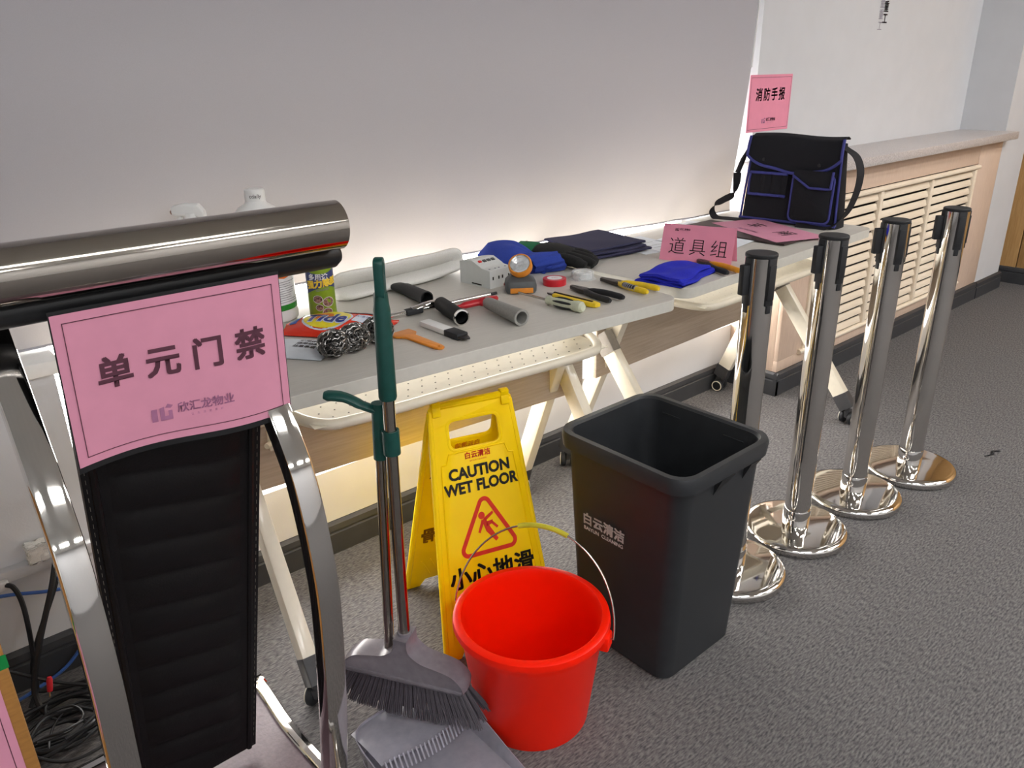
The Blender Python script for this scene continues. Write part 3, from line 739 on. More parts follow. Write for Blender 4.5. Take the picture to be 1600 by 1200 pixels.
t = thing('wall_plug', 'small white plug in the trunking at the left edge', 'plug', (.078, 1.829, .297))
obj('plug_body', B().box((0, -.004, 0), (.030, .020, .020), .004), 'socket', t)
t = thing('foam_block', 'crumbly white foam block resting on the trunking ledge', 'block', (.168, 1.845, .320))
b = B(); b.box((0, -.006, .022), (.055, .030, .044), .004); b.sub(4)
for v in b.bm.verts: v.co += V((rnd.uniform(-1, 1), rnd.uniform(-1, 1), rnd.uniform(-.6, 1)))*.0028
obj('block', b, 'white_soft', t, ang=20)
t = thing('lint', 'dark scrap of lint on the open carpet far right', 'lint', (2.968, .772, 0))
obj('fluff', B().tube(spline([(-.04, .01, .003), (-.01, -.004, .006), (.02, .004, .004), (.045, -.012, .003)], 5), [.002]*6+[.005]*5+[.003]*4+[.001], 6), 'black_matte', t)
# ---------------------------------------------------------------- things on the first table
def at(x, y, a=0, z=0): return rz(a, (x, y, TZ+z))
cylfn = lambda r, a0: (lambda x, y: V((r*math.sin(x/r+a0), -r*math.cos(x/r+a0), y)))
t = thing('cleaner_bottle', 'large white bottle with plain screw cap and printed label behind the lectern', 'bottle', at(.768, 1.80))
obj('bottle_body', B().lathe([(0, 0), (.058, 0), (.066, .006), (.067, .020), (.0645, .026), (.0645, .185), (.067, .192), (.067, .225), (.060, .252), (.042, .274), (.026, .284), (.022, .292), (0, .292)], 40), 'white', t)
cp = obj('cap', B().lathe([(0, .318), (.019, .318), (.0225, .315), (.0235, .311), (.0235, .291), (.0225, .287), (0, .287)], 32), 'white', t)
f = cylfn(.0242, -.40); text('cdaily', .0125, 'ink_black', cp, lambda x, y: f(x, y+.302), sub=2)
lb = obj('label', B().lathe([(.0650, .030), (.0650, .182)], 40), 'label_white', t)
f = cylfn(.0656, -.35)
marks('colour_band', bars([(-.10, .124, .10, .182)], 24), 'label_sky', lb, f)
marks('colour_band', [[(.00+.01*i, .110+.008*abs(i-4)/4), (.01+.01*i, .110+.008*abs(i-3)/4), (.01+.01*i, .124), (.00+.01*i, .124)] for i in range(-8, 8)], 'label_orange', lb, cylfn(.0658, -.35))
marks('colour_band', bars([(-.10, .032, .10, .046)], 24), 'label_green', lb, f)
marks('colour_block', bars([(.010, .122, .050, .133)], 8), 'label_red', lb, cylfn(.0661, -.35))
rnd = random.Random(8)
marks('fine_print', bars([(-.09+(.09 if c else 0), .052+.0055*i, -.09+(.09 if c else 0)+.05+rnd.random()*.035, .0530+.0055*i) for i in range(10) for c in (0, 1)], 8), 'ink_line', lb, f)
t = thing('spray_bottle', 'white trigger spray bottle whose head shows above the lectern rail', 'bottle', at(.63, 1.84))
obj('bottle_body', B().lathe([(0, 0), (.040, 0), (.044, .006), (.044, .14), (.038, .175), (.020, .205), (.015, .215), (.015, .235), (0, .235)], 32), 'white', t)
T = Matrix.Translation((0, 0, 0)) @ Matrix.Rotation(-.7, 4, 'Z')
b = B(); b.loft([[T @ V((x, y, z)) for y, z in rrect(w, h, .006, 3, 0, c)] for x, w, h, c in ((-.042, .018, .018, .279), (-.036, .022, .024, .280), (-.01, .026, .030, .281), (.018, .025, .030, .279), (.030, .020, .020, .270))])
b.cyl((0, 0, .225), (0, 0, .275), .017, n=16); obj('spray_head', b, 'white', t)
b = B(); b.tube([T @ V(p) for p in ((-.026, 0, .268), (-.036, 0, .245), (-.032, 0, .222))], [.007, .006, .004], 8); obj('trigger', b, 'white', t)
obj('nozzle', B().cyl(T @ V((-.042, 0, .276)), T @ V((-.047, 0, .275)), .0045, n=12), 'label_brown', t)
t = thing('spray_can', 'lime green aerosol can with blue band between bottle and fleece sleeve', 'can', at(.870, 1.722))
obj('can_body', B().lathe([(0, 0), (.030, 0), (.0325, .003), (.033, .006), (.033, .190), (.031, .196), (.026, .203), (0, .205)], 40), 'lime', t)
obj('can_cap', B().lathe([(.026, .200), (.026, .225), (.024, .228), (0, .228)], 28), 'lime', t)
f1, f2, f3, f4 = [cylfn(.0334+k*.0003, -.42) for k in range(4)]
marks('blue_band', [[(x/1000, .072+.012*math.sin((x+30)/26)), (x/1000+.005, .072+.012*math.sin((x+35)/26)), (x/1000+.005, .116+.010*((x+5)/40)**2), (x/1000, .116+.010*(x/40)**2)] for x in range(-50, 50, 5)], 'navy_label', t, f1)
text('多用途', .0165, 'label_white', t, lambda x, y: f3(x-.006, y+.108), bold=.0005, sub=1)
text('强力除胶', .0205, 'label_yellow', t, lambda x, y: f3(x+.003, y+.092+.10*x), bold=.0010, sub=1)
text('REMOVER', .0075, 'ink_grey', t, lambda x, y: f3(x+.002, y+.077+.10*x), sub=1)
for cx_, cy_, rx in ((-.012, .054, .0110), (.014, .046, .0135), (-.009, .033, .0090), (.010, .020, .0120)):
    marks('picture_rim', [circ(rx*1.1, 20, cx_, cy_, rx*.92)], 'label_white', t, f2)
    marks('picture', [circ(rx, 20, cx_, cy_, rx*.82)], 'label_brown', t, f3)

# detergent bag
t = thing('detergent_bag', 'red and yellow bag of washing powder lying behind the steel wool', 'bag', at(.846, 1.606, math.atan2(-.19, .155)))
def pil(u, v, d=0):
    x = (u-.5)*.245; y = (v-.5)*(.155-.02*(1-u)); e = max(0, (1-abs(2*u-1)**3.2)*(1-abs(2*v-1)**3.0))
    return V((x+.006*math.sin(v*9)*(abs(2*u-1)**6), y, .003+.030*e**.95+.0015*math.sin(u*17+v*9)*e+.010*max(0, -(2*u-1))**8*math.sin(v*5)+d))
b = B(); b.grid(lambda u, v: pil(u, v), 40, 24); b.grid(lambda u, v: V((*pil(u, v).xy, .002)), 8, 6)
obj('bag_film', b, 'bag_red', t, ang=80)
pf = lambda d: (lambda x, y: pil(.5+x/.245, .5+y/.150, d))
def disc(r, cx_, cy_, ry, n=28): return [[(cx_+r*k/3*math.cos(a), cy_+ry*k/3*math.sin(a)), (cx_+r*k/3*math.cos(a2), cy_+ry*k/3*math.sin(a2)), (cx_+r*(k+1)/3*math.cos(a2), cy_+ry*(k+1)/3*math.sin(a2)), (cx_+r*(k+1)/3*math.cos(a), cy_+ry*(k+1)/3*math.sin(a))] for k in range(3) for a, a2 in [(2*PI*i/n, 2*PI*(i+1)/n) for i in range(n)]]
marks('white_ring', disc(.062, -.020, -.014, .050), 'bag_white', t, pf(.0006))
marks('yellow_disc', disc(.057, -.020, -.014, .045), 'bag_yellow', t, pf(.0012))
marks('orange_disc', disc(.028, -.035, -.006, .024), 'label_orange', t, pf(.0016))
text('Tide', .056, 'bag_white', t, lambda x, y: pf(.0021)(x-.020, y-.022), bold=.0042, sub=2, shear=.12)
text('Tide', .056, 'bag_navy', t, lambda x, y: pf(.0027)(x-.020, y-.022), bold=.0016, sub=2, shear=.12)
marks('blue_corner', bars([(-.112, -.035, -.092, .035)], 6), 'bag_blue', t, pf(.001))
marks('white_zone', bars([(.045, -.030+.010*k, .098-.004*k, -.020+.010*k) for k in range(5)], 6), 'bag_white', t, pf(.0013))
marks('grey_banner', bars([(.000, .052, .085, .058), (.0, .040, .085, .046), (.0, .046, .085, .052), (.0, .034, .085, .040)], 8), 'bag_grey', t, pf(.0018))
text('99%除菌', .017, 'bag_navy', t, lambda x, y: pf(.0024)(x+.044, y+.046), bold=.0005, sub=1)
text('洁净去渍', .014, 'bag_navy', t, lambda x, y: pf(.0022)(x+.068, y+.005), sub=1)
text('218克', .012, 'bag_white', t, lambda x, y: pf(.0012)(x+.030, y-.066), bold=.0003, sub=1)

# steel wool
def make_wool(T, label):
    t = thing('steel_wool', label, 'scourer', T, 'balls of steel wool')
    obj('core', B().ell((0, 0, .030), (.030, .030, .027)), 'wool_core', t)
    b = B(); r_ = random.Random(5)
    for k in range(190):
        ax_ = V((r_.gauss(0, 1), r_.gauss(0, 1), r_.gauss(0, 1))).normalized(); u = ax_.orthogonal().normalized(); v = ax_.cross(u); a0 = r_.uniform(0, 6); R_ = r_.uniform(.029, .036); off = r_.uniform(-.018, .018); rr = math.sqrt(R_*R_-off*off); L_ = r_.uniform(.8, 2.4)
        pts = []
        for i in range(9):
            a = a0+L_*i/8; p = u*math.cos(a)*rr+v*math.sin(a)*rr+ax_*(off+.0022*math.sin(i*2.1)); p.z *= .88; pts.append(p+V((0, 0, .0325)))
        b.tube(pts, .0009, 3)
    o = obj('wire_strands', b, 'wool', t); o['kind'] = 'stuff'
    return t
w0 = make_wool(at(.738, 1.432, 0), 'ball of steel wool nearest the pink sign')
dup(w0, at(.793, 1.438, 1.3), 'ball of steel wool in the middle of the three'); dup(w0, at(.858, 1.448, 2.5), 'ball of steel wool behind the green broom grip')
# packet of wipes
t = thing('wipe_packet', 'white printed packet sticking out beside the edge of the pink sign', 'packet', at(.700, 1.535, -.95))
pk = lambda u, v, d=0: V(((u-.5)*.17, (v-.5)*.11, .002+.014*(max(0, (1-abs(2*u-1)**3)*(1-abs(2*v-1)**3)))**.6+d))
b = B(); b.grid(lambda u, v: pk(u, v), 20, 12); b.grid(lambda u, v: V((*pk(u, v).xy, .001)), 2, 2)
obj('packet_film', b, 'paper', t, ang=80)
for k, s in enumerate(('使用说明', '适用范围', '注意事项')): text(s, .013, 'ink_black', t, lambda x, y: pk(.5+(x+.028)/.17, .5+(y+.022-.018*k)/.11, .0008), bold=.0003, sub=1)
# fleece sleeve, folded over
t = thing('fleece_sleeve', 'white fleece washer sleeve folded double at the back of the table', 'sleeve', at(1.175, 1.858, .03))
pth = spline([(-.21, -.022, .014), (-.10, -.020, .014), (.03, -.016, .014), (.15, -.004, .015), (.198, .004, .022), (.206, .008, .034), (.19, .010, .046), (.10, .006, .046), (-.02, .008, .043), (-.12, .008, .042), (-.205, .010, .040)], 5)
b = B(); r_ = random.Random(2)
N = len(pth); b.tube(pth, [.046+.003*math.sin(i*.7)-(.012 if i in (0, N-1) else 0) for i in range(N)], 20, flat=.31)
for v in b.bm.verts: v.co.z = max(v.co.z, .001)
obj('sleeve_cloth', b, 'white_soft', t, ang=80)
# black hollow handle
t = thing('hollow_tube', 'black hollow tapered plastic tube lying against the white fleece sleeve', 'tube', at(1.125, 1.72, 0))
a_, c_ = V((.020, .115, .014)), V((-.012, -.100, .019)); dv = (c_-a_).normalized(); L = (c_-a_).length
b = B(); b.loft([[V((p[0], p[1], 0)) for p in rrect(w, h, min(w, h)*.49, 6)] for w, h in ((1, 1),)]*1) if False else None
lp = []
X_ = V((0, 0, 1)).cross(dv).normalized(); Y_ = dv.cross(X_)
for q, w, h in ((0, .062, .010), (.12, .056, .014), (.3, .040, .026), (.45, .035, .034), (.75, .036, .036), (1, .038, .038), (1, .033, .033), (.80, .031, .031), (.79, .002, .002)):
    c0 = a_.lerp(c_, q); c0.z = max(c0.z, h/2+.0005); lp.append([c0+X_*(w/2*math.cos(2*PI*i/24))+Y_*(h/2*math.sin(2*PI*i/24)) for i in range(24)])
b = B(); b.loft(lp); obj('tube_wall', b, 'rubber', t)
# window washer bar
t = thing('window_washer', 'chrome T-bar window squeegee with black foam grip and ring end', 'squeegee', at(1.10, 1.54))
O = V((1.10, 1.54, 0)); A_, C_ = V((.955, 1.576, .012))-O, V((1.270, 1.555, .012))-O
obj('cross_bar', B().tube([A_, C_], .0062, 12), 'chrome', t)
obj('bar_tip', B().tube([C_, C_+(C_-A_).normalized()*.022], .0045, 10), 'rubber', t)
obj('clamp', B().box((0, 0, 0), (.048, .020, .016), .004, fr(A_.lerp(C_, .26), C_-A_, z=(0, 0, 1))), 'rubber', t)
g0, g1 = V((1.110, 1.560, .020))-O, V((1.074, 1.425, .0195))-O
obj('neck', B().tube(spline([A_.lerp(C_, .24)+V((0, 0, .004)), A_.lerp(C_, .38)+V((0, 0, .010)), g0+V((-.006, .012, 0)), g0.lerp(g1, .15)], 5), .009, 12, flat=.8), 'chrome', t)
gd = (g1-g0).normalized(); gl_ = (g1-g0).length
obj('foam_grip', B().lathe([(0, 0), (.0150, 0), (.0180, .008), (.0185, gl_-.006), (.0185, gl_), (.0150, gl_), (.0145, gl_-.05), (0, gl_-.05)], 28, zdir(g0, gd)), 'black_matte', t)
obj('end_ring', B().lathe([(.0192, gl_-.002), (.0198, gl_+.004), (.0165, gl_+.005), (.0145, gl_-.001)], 28, zdir(g0, gd), closed=True), 'chrome', t)
# red scraper with grey handle
t = thing('red_scraper', 'red squeegee arm with hollow grey handle near the table edge', 'squeegee', at(1.19, 1.45))
O = V((1.19, 1.45, 0)); g0, g1 = V((1.198, 1.478, .020))-O, V((1.172, 1.318, .0205))-O; gd = (g1-g0).normalized(); gl_ = (g1-g0).length
obj('grey_handle', B().lathe([(0, 0), (.0135, 0), (.0155, .010), (.0165, .05), (.0178, .10), (.0200, gl_), (.0150, gl_), (.0140, gl_-.04), (0, gl_-.04)], 28, zdir(g0, gd)), 'grey_tool', t)
b = B(); b.tube(spline([V((1.095, 1.520, .012))-O, V((1.150, 1.510, .016))-O, g0+V((-.006, .016, 0)), g0+V((0, -.004, 0))], 5), [.006]*5+[.011]*5+[.014]*6, 12, flat=.8)
b.tube(spline([g0+V((-.004, .006, .004)), V((1.232, 1.492, .020))-O, V((1.250, 1.512, .016))-O], 5), [.012]*5+[.010]*3+[.007]*3, 12, flat=.8)
obj('red_arm', b, 'red_tool', t)
# black and white knife
t = thing('blade_cleaner', 'flat white and black glass scraper between orange scraper and grey handle', 'scraper', at(1.009, 1.41, -PI/2))
obj('white_case', B().box((-.026, 0, .008), (.100, .030, .013), .003), 'white', t)
obj('black_head', B().box((.048, 0, .008), (.052, .032, .015), .003), 'rubber', t)
b = B(); b.plate([(.072, -.014), (.090, -.006), (.094, .004), (.072, .014)], .005, T=Matrix.Translation((0, 0, .005)), bev=.001); obj('blade_guard', b, 'tool_steel', t)
# orange scraper
t = thing('plastic_scraper', 'small flat orange plastic scraper next to the steel wool', 'scraper', at(.932, 1.395, -PI/2+.03))
b = B(); b.plate([(-.080, -.026), (-.077, -.028), (-.052, -.028), (-.035, -.013), (.065, -.011), (.078, -.008), (.083, 0), (.078, .008), (.065, .011), (-.035, .013), (-.052, .028), (-.077, .028), (-.080, .026)], .005, [circ(.0042, 12, .070, 0)], T=Matrix.Translation((0, 0, .001)), bev=.001)
obj('scraper_body', b, 'orange', t)
# relay box
t = thing('circuit_breaker', 'pale grey four-pole breaker box with red button beside the torch', 'breaker', at(1.334, 1.63, .06))
pr = [(0, 0), (.125, 0), (.125, .062), (.098, .068), (.075, .070), (.042, .057), (.034, .053), (.030, .0525), (0, .050)]
b = B(); b.loft([[V((x, y, z)) for y, z in pr] for x in (0, .086)]); obj('housing', b, 'relay', t, ang=20)
obj('bottom_button', B().cyl((.058, .001, .004), (.058, -.003, .004), .0055, n=14), 'label_red', t)
sl = (.070-.057)/(.075-.042)
T = fr((.012, .060, .0642), (1, 0, 0), (0, .033, .013))
obj('test_button', B().box((.006, 0, .0015), (.010, .008, .004), .001, T), 'label_red', t)
for k in range(3): obj('switch_window', B().box((.024+.016*k, 0, .001), (.011, .010, .003), .0006, T), 'torch_grey', t)
for k, x in enumerate((.012, .034, .048, .072)):
    obj('terminal_slot', B().box((x, -.0002, .028), (.0042, .001, .009)), 'dark', t)
    obj('terminal_screw', B().cyl((x, .014, .050), (x, .014, .0522), .003, n=10), 'bag_grey', t)
obj('label_slot', B().box((-.0004, .055, .006), (.001, .040, .0035)), 'dark', t)
# work torch
t = thing('work_torch', 'grey and orange work torch tilted up on its battery base', 'torch', at(1.380, 1.555, -.62))
b = B(); b.loft([[V((x*k, y*k+o_, z)) for x, y in rrect(.085, .066, .014, 4)] for z, k, o_ in ((.0, .90, 0), (.006, .98, 0), (.020, 1, .001), (.032, .94, .004), (.040, .72, .010), (.052, .42, .016))])
obj('battery_base', b, 'torch_grey', t)
obj('orange_plate', B().box((0, -.0325, .010), (.062, .004, .014), .001), 'torch_orange', t)
hd = V((-.22, -.70, .68)).normalized(); hc = V((0, .000, .072)); T = zdir(hc, hd)
obj('lamp_head', B().lathe([(0, -.034), (.014, -.032), (.024, -.018), (.029, -.006), (.029, 0), (0, 0)], 32, T), 'torch_grey', t)
obj('orange_ring', B().lathe([(.030, -.012), (.0325, -.010), (.0325, .006), (.0300, .010), (.0275, .010), (.0275, -.002), (.030, -.006)], 36, T, closed=True), 'torch_orange', t)
obj('reflector', B().lathe([(0, .001), (.006, .0035), (.013, .002), (.020, .006), (.027, .009)], 9, T), 'mirror', t, smooth=False)
for k in range(3):
    a = k*2.09; obj('bulb', B().ell((.012*math.cos(a), .012*math.sin(a), .006), (.004, .004, .004), T, 10, 6), 'lens', t)
obj('lens', B().lathe([(0, .012), (.014, .0115), (.0275, .009), (.0275, .0075), (0, .010)], 32, T), 'lens', t)
# blue sleeve with gathered cuff
t = thing('blue_oversleeve', 'dark blue cloth sleeve with gathered elastic cuff behind the torch', 'cloth', at(1.545, 1.765, .12))
def slv(u, v):
    a = 2*PI*v; x = -.105+.21*u
    wd = .100-.055*sstep(.45, .80, u)+.02*sstep(.85, 1, u); hh = .042+.012*math.sin(u*4)-.010*sstep(.5, .8, u)+.006*sstep(.85, 1, u)
    ru = 1+.10*sstep(.3, .75, u)*math.sin(a*9+u*6)+.05*math.sin(a*4+u*9)
    return V((x+.012*math.sin(a*3), .9*wd*math.cos(a)*ru*(.5+.5*min(1, u*5)+.0)-.02*u, max(.001, hh*.55+hh*math.sin(a)*ru*(.45+.55*min(1, u*6)))))
T = Matrix.Rotation(-.9, 4, 'Z')
obj('sleeve_cloth', B().grid(slv, 36, 72, 0, T), 'blue_cloth', t, ang=80)
def slv2(u, v):
    a = 2*PI*v; ru = 1+.05*math.sin(a*10+u*5)
    return V((-.095+.085*u+.01*math.sin(a*2), -.02-.055*u+(.030-.006*u)*math.cos(a)*ru*1.35, max(.001, .030+.030*math.sin(a)*ru)))
obj('sleeve_end', B().grid(lambda u, v: slv2(u, v)+V((.060, -.050, 0)), 16, 60), 'blue_cloth', t, ang=80)
# gloves
t = thing('work_gloves', 'black coated work gloves with green knitted cuffs in front of navy cloth', 'gloves', at(1.676, 1.722, -1.30) @ Matrix.Scale(1.12, 4))
b = B(); b.loft([[V((x, cy+w*math.cos(2*PI*i/20), max(.001, h+h*math.sin(2*PI*i/20)*(1+.05*math.sin(i*3))))) for i in range(20)] for x, w, h, cy in ((-.125, .040, .020, 0), (-.115, .046, .026, 0), (-.08, .042, .027, 0), (-.055, .044, .026, 0))])
obj('knitted_cuff', b, 'glove_green', t, ang=80)
b = B(); b.loft([[V((x, cy+w*math.cos(2*PI*i/24), max(.001, h+h*math.sin(2*PI*i/24)))) for i in range(24)] for x, w, h, cy in ((-.060, .040, .024, 0), (-.045, .048, .027, 0), (0, .056, .028, 0), (.040, .054, .024, 0), (.060, .040, .014, 0))])
b.tube(spline([(-.02, -.045, .016), (.02, -.066, .014), (.055, -.066, .012)], 5), [.016]*5+[.014]*5+[.010], 12)
for k, (y, l) in enumerate(((-.038, .115), (-.013, .128), (.013, .122), (.038, .105))):
    b.tube(spline([(.030, y, .026), (.065, y*1.05, .026), (l-.012, y*1.02, .017), (l, y, .012)], 5), [.0155]*5+[.0150]*5+[.0125]*5+[.008], 12)
obj('coated_hand', b, 'glove_black', t, ang=80)
b = B(); b.loft([[V((x, .030+w*math.cos(2*PI*i/20), max(.001, .014+h*math.sin(2*PI*i/20)))) for i in range(20)] for x, w, h in ((-.045, .03, .014), (0, .05, .018), (.045, .04, .014), (.10, .03, .010))], T=Matrix.Rotation(.35, 4, 'Z'))
obj('under_glove', b, 'glove_black', t, ang=80)
text('L', .03, 'ink_black', t, lambda x, y: V((-.088+y, x*1.0, .0545)), sub=1)
# navy cloth stack
t = thing('navy_cloth', 'folded dark navy cloth in a flat stack at the back edge', 'cloth', at(1.895, 1.765, -.10))
for k in range(4):
    z0 = .0015+.0098*k; w, h = .285-.012*k, .27-.010*k
    ox, oy = (.012*math.sin(k*2.4), .008*math.cos(k*1.9))
    def ly(u, v, z0=z0, w=w, h=h, ox=ox, oy=oy):
        a = PI*max(0, (.12-u)/.12); x = (u-.5)*w
        return V((x+ox, (v-.5)*h+oy+.003*math.sin(u*8), z0+.0045+.0015*math.sin(u*7+v*5+z0*300)))
    b = B(); b.grid(ly, 24, 16, .0075); bmesh.ops.bevel(b.bm, geom=[e for e in b.bm.edges if e.calc_face_angle(0) > 1], offset=.003, segments=3, affect='EDGES')
    obj('cloth_layer', b, 'navy_cloth', t, ang=70)
# tapes
t = thing('tape_roll', 'roll of red insulating tape with white core', 'tape', at(1.497, 1.542, .4))
obj('red_tape', B().lathe([(.0195, 0), (.0325, 0), (.0330, .001), (.0330, .0175), (.0325, .0185), (.0195, .0185)], 40, closed=True), 'tape_red', t)
obj('white_core', B().lathe([(.0180, .0005), (.0197, .0005), (.0197, .0182), (.0180, .0182)], 32, closed=True), 'white', t)
cv = obj('paper_cover', B().lathe([(0, .0183), (.0215, .0188), (.0215, .0190), (0, .0186)], 32), 'white', t)
text('PVC', .010, 'label_red', t, plane((0, 0, .0192), (.8, -.6, 0), (.6, .8, 0)), sub=0)
t = thing('clear_tape', 'wrapped roll of clear tape next to the black gloves', 'tape', at(1.598, 1.530, .2))
obj('tape_core', B().lathe([(.018, .002), (.0265, .002), (.0265, .020), (.018, .020)], 32, closed=True), 'white', t)
obj('tape_film', B().lathe([(.0268, .001), (.0315, .001), (.0315, .022), (.0268, .022)], 32, closed=True), 'clear', t)
obj('wrapper', B().lathe([(0, .0245), (.030, .0240), (.0335, .020), (.0345, .004), (.040, .0008)], 14), 'clear', t, ang=10)
# screwdriver
t = thing('screwdriver', 'screwdriver with translucent pale handle and black inserts', 'screwdriver', at(1.34, 1.40))
O = V((1.34, 1.40, 0)); p0, p1, p2 = V((1.347, 1.525, .008))-O, V((1.338, 1.405, .0135))-O, V((1.350, 1.288, .0145))-O
obj('shaft', B().tube([p0, p1], .0032, 10), 'steel', t)
hd = (p2-p1).normalized(); hl = (p2-p1).length
obj('handle', B().lathe([(0, 0), (.0105, 0), (.0125, .006), (.0095, .016), (.0125, .035), (.0140, .06), (.0125, .085), (.0145, .098), (.0140, hl-.006), (.009, hl), (0, hl)], 16, zdir(p1, hd)), 'handle_clear', t)
for a in (.5, 1.6, 2.7, 3.8, 4.9, 6.0):
    b = B(); Tz = zdir(p1, hd)
    b.tube([Tz @ V((r_*math.cos(a), r_*math.sin(a), z)) for z, r_ in ((.026, .0105), (.04, .0125), (.06, .0130), (.08, .0120), (.088, .0115))], [.001, .0030, .0038, .0030, .001], 8)
    obj('grip_insert', b, 'rubber', t)
# utility knife
t = thing('utility_knife', 'yellow and dark snap-off knife lying behind the screwdriver', 'knife', at(1.406, 1.385, -PI/2+.04))
b = B(); b.plate([(-.055, -.009), (.070, -.011), (.086, -.006), (.088, .006), (.070, .011), (-.055, .009)], .012, T=Matrix.Translation((0, 0, .001)), bev=.003); obj('knife_body', b, 'tool_yellow', t)
obj('blade_track', B().box((.005, .000, .0135), (.135, .007, .003), .001), 'ink_black', t)
b = B(); b.plate([(-.086, -.002), (-.078, -.006), (-.052, -.006), (-.052, .006), (-.068, .006)], .004, T=Matrix.Translation((0, 0, .005))); obj('blade_holder', b, 'tool_steel', t)
# pliers
def make_pliers(name, label, T, L1, spread, body, handles, tip='blunt', group=None, bands=False, ln=.115):
    t = thing(name, label, 'pliers', T)
    nose = [(-.012, 0), (-.013, .018), (-.010, .034), (-.004, L1), (.004, L1), (.010, .034), (.013, .018), (.012, 0)]
    b = B(); b.plate(nose, .011, T=Matrix.Translation((0, 0, .003)), bev=.0025); b.lathe([(0, .0145), (.006, .0145), (.007, .013), (.007, .002), (0, .002)], 16, Matrix.Translation((0, .010, 0)))
    obj('jaws', b, body, t)
    obj('jaw_gap', B().box((0, .012+L1/2, .0138), (.0015, L1-.02, .001)), 'dark', t)
    for s, hm in zip((-1, 1), handles):
        pts = spline([(s*.006, .004, .009), (s*.013, -.020, .010), (s*(.016+spread*.5), -.055, .0105), (s*(.012+spread), -ln, .0105)], 6)
        n = len(pts); rr = [.0055+.0028*min(1, i/5)-(.003 if i == n-1 else 0) for i in range(n)]
        h = obj('handle', B().tube(pts, rr, 12, flat=1.0), hm, t)
        if bands and s < 0:
            b = B()
            b.tube([p+V((0, 0, .0012)) for p in pts[7:15]], .0082, 12); obj('black_sleeve', b, 'rubber', h)
            for i in range(8, 15): obj('ridge', B().tube([pts[i]+V((0, 0, .0013)), pts[i]+(pts[i+1]-pts[i]).normalized()*.0022+V((0, 0, .0013))], .0090, 10), 'bag_grey', h)
    return t
make_pliers('pliers', 'black-handled pliers lying behind the yellow knife', at(1.485, 1.405, -.07), .060, .012, 'tool_steel', ('rubber', 'rubber'))
make_pliers('pliers', 'yellow pliers with black ribbed sleeve in front of blue towel', at(1.610, 1.395, .0), .070, .012, 'tool_steel', ('tool_yellow', 'tool_yellow'), bands=True)
make_pliers('wire_stripper', 'amber and black handled pliers half under the pink card', at(1.970, 1.362, -.33), .050, .010, 'tool_steel', ('rubber', 'tool_amber'), ln=.125)
# royal blue towel
t = thing('blue_towel', 'bright royal blue towel folded flat beside yellow pliers', 'towel', at(1.805, 1.352, .22))
for k in range(3):
    def ly(u, v, k=k):
        w, h = .225-.010*k, .150-.008*k
        x, y = (u-.5)*w, (v-.5)*h; e = max(0, (1-abs(2*u-1)**6)*(1-abs(2*v-1)**6))
        return V((x+.004*math.sin(k*2)+.05*y, y+.004*math.cos(k*3)+.004*math.sin(x*40), .003+.0105*k+.0030*math.sin(x*60+k)*e+.0022*math.sin(y*70+x*30+k*2)+.006*(k == 2)*math.exp(-((x-.05)/.03)**2)*e-.004*abs(2*v-1)**6*(k > 0)))
    b = B(); b.grid(ly, 30, 24, .0095); bmesh.ops.bevel(b.bm, geom=[e for e in b.bm.edges if e.calc_face_angle(0) > 1], offset=.0035, segments=3, affect='EDGES')
    for v in b.bm.verts: v.co.z = max(v.co.z, .0008)
    obj('towel_layer', b, 'royal', t, ang=80)

# ---------------------------------------------------------------- things on the second table
t = thing('tent_card', 'folded pink props group name card standing on the second table', 'card', fr((1.984, 1.424, TZ), (.331, -.943, 0), (.943*.0, 0, 1)))
T0 = t.matrix_world.copy()
# local: x across the face, y up, z towards the camera
b = B(); hh, ww, lean = .108, .227, .036
b.raw([(-ww/2, 0, .0), (ww/2, 0, .0), (ww/2, hh, -lean), (-ww/2, hh, -lean)], [(0, 1, 2, 3)]); b.raw([(-ww/2, 0, -2*lean), (ww/2, 0, -2*lean), (ww/2, hh, -lean), (-ww/2, hh, -lean)], [(0, 1, 2, 3)])
bmesh.ops.solidify(b.bm, geom=list(b.bm.faces), thickness=.0006)
obj('card', b, 'pink_card', t, smooth=False)
fn = plane((0, hh/2, -lean/2), (1, 0, 0), (0, hh, -lean), .0010)
for ch, x in zip('道具组', (-.062, .004, .070)): text(ch, .056, 'ink_black', t, lambda a, c: fn(a*1.0+x, c-.014), name='character', bold=-.0004)
company_logo(t, lambda x, y: fn(x-.052, y+.040), .36, 'ink', False)
def sheet(name, label, pts, m='paper', lines=0, z=.0006, th=.0006, cat='paper'):
    p0, p1, p2 = V((*pts[0], 0)), V((*pts[1], 0)), V((*pts[2], 0)); X = p1-p0; Y = p2-p0
    Y = Y-X.normalized()*Y.dot(X.normalized())
    c = (p0+p1+p0+p0+X+Y+Y)/4; c = p0+X/2+Y/2
    t = thing(name, label, cat, fr((c.x, c.y, TZ+z), X, Y)); w, h = X.length, Y.length
    if t.matrix_world[2][2] < 0: t.matrix_world = fr((c.x, c.y, TZ+z), -X, Y)
    obj('sheet', B().box((0, 0, th/2), (w, h, th)), m, t)
    if lines:
        r_ = random.Random(lines)
        marks('ruled_line', bars([(-w*.40, h*(.36-.72*i/lines), -w*.40+w*.8*r_.uniform(.5, 1), h*(.36-.72*i/lines)+.0024) for i in range(lines)], 1), 'ink_line', t, lambda x, y: V((x, y, th+.0004)))
    return t
sheet('paper_sheet', 'pale printed sheet at the back edge left of the pink card', [(1.965, 1.60), (2.155, 1.575), (2.03, 1.83)], lines=5, z=.0006)
sheet('paper_sheet', 'pale sheet sticking out between navy cloth and pink card', [(2.02, 1.53), (2.24, 1.50), (2.06, 1.70)], lines=4, z=.0016)
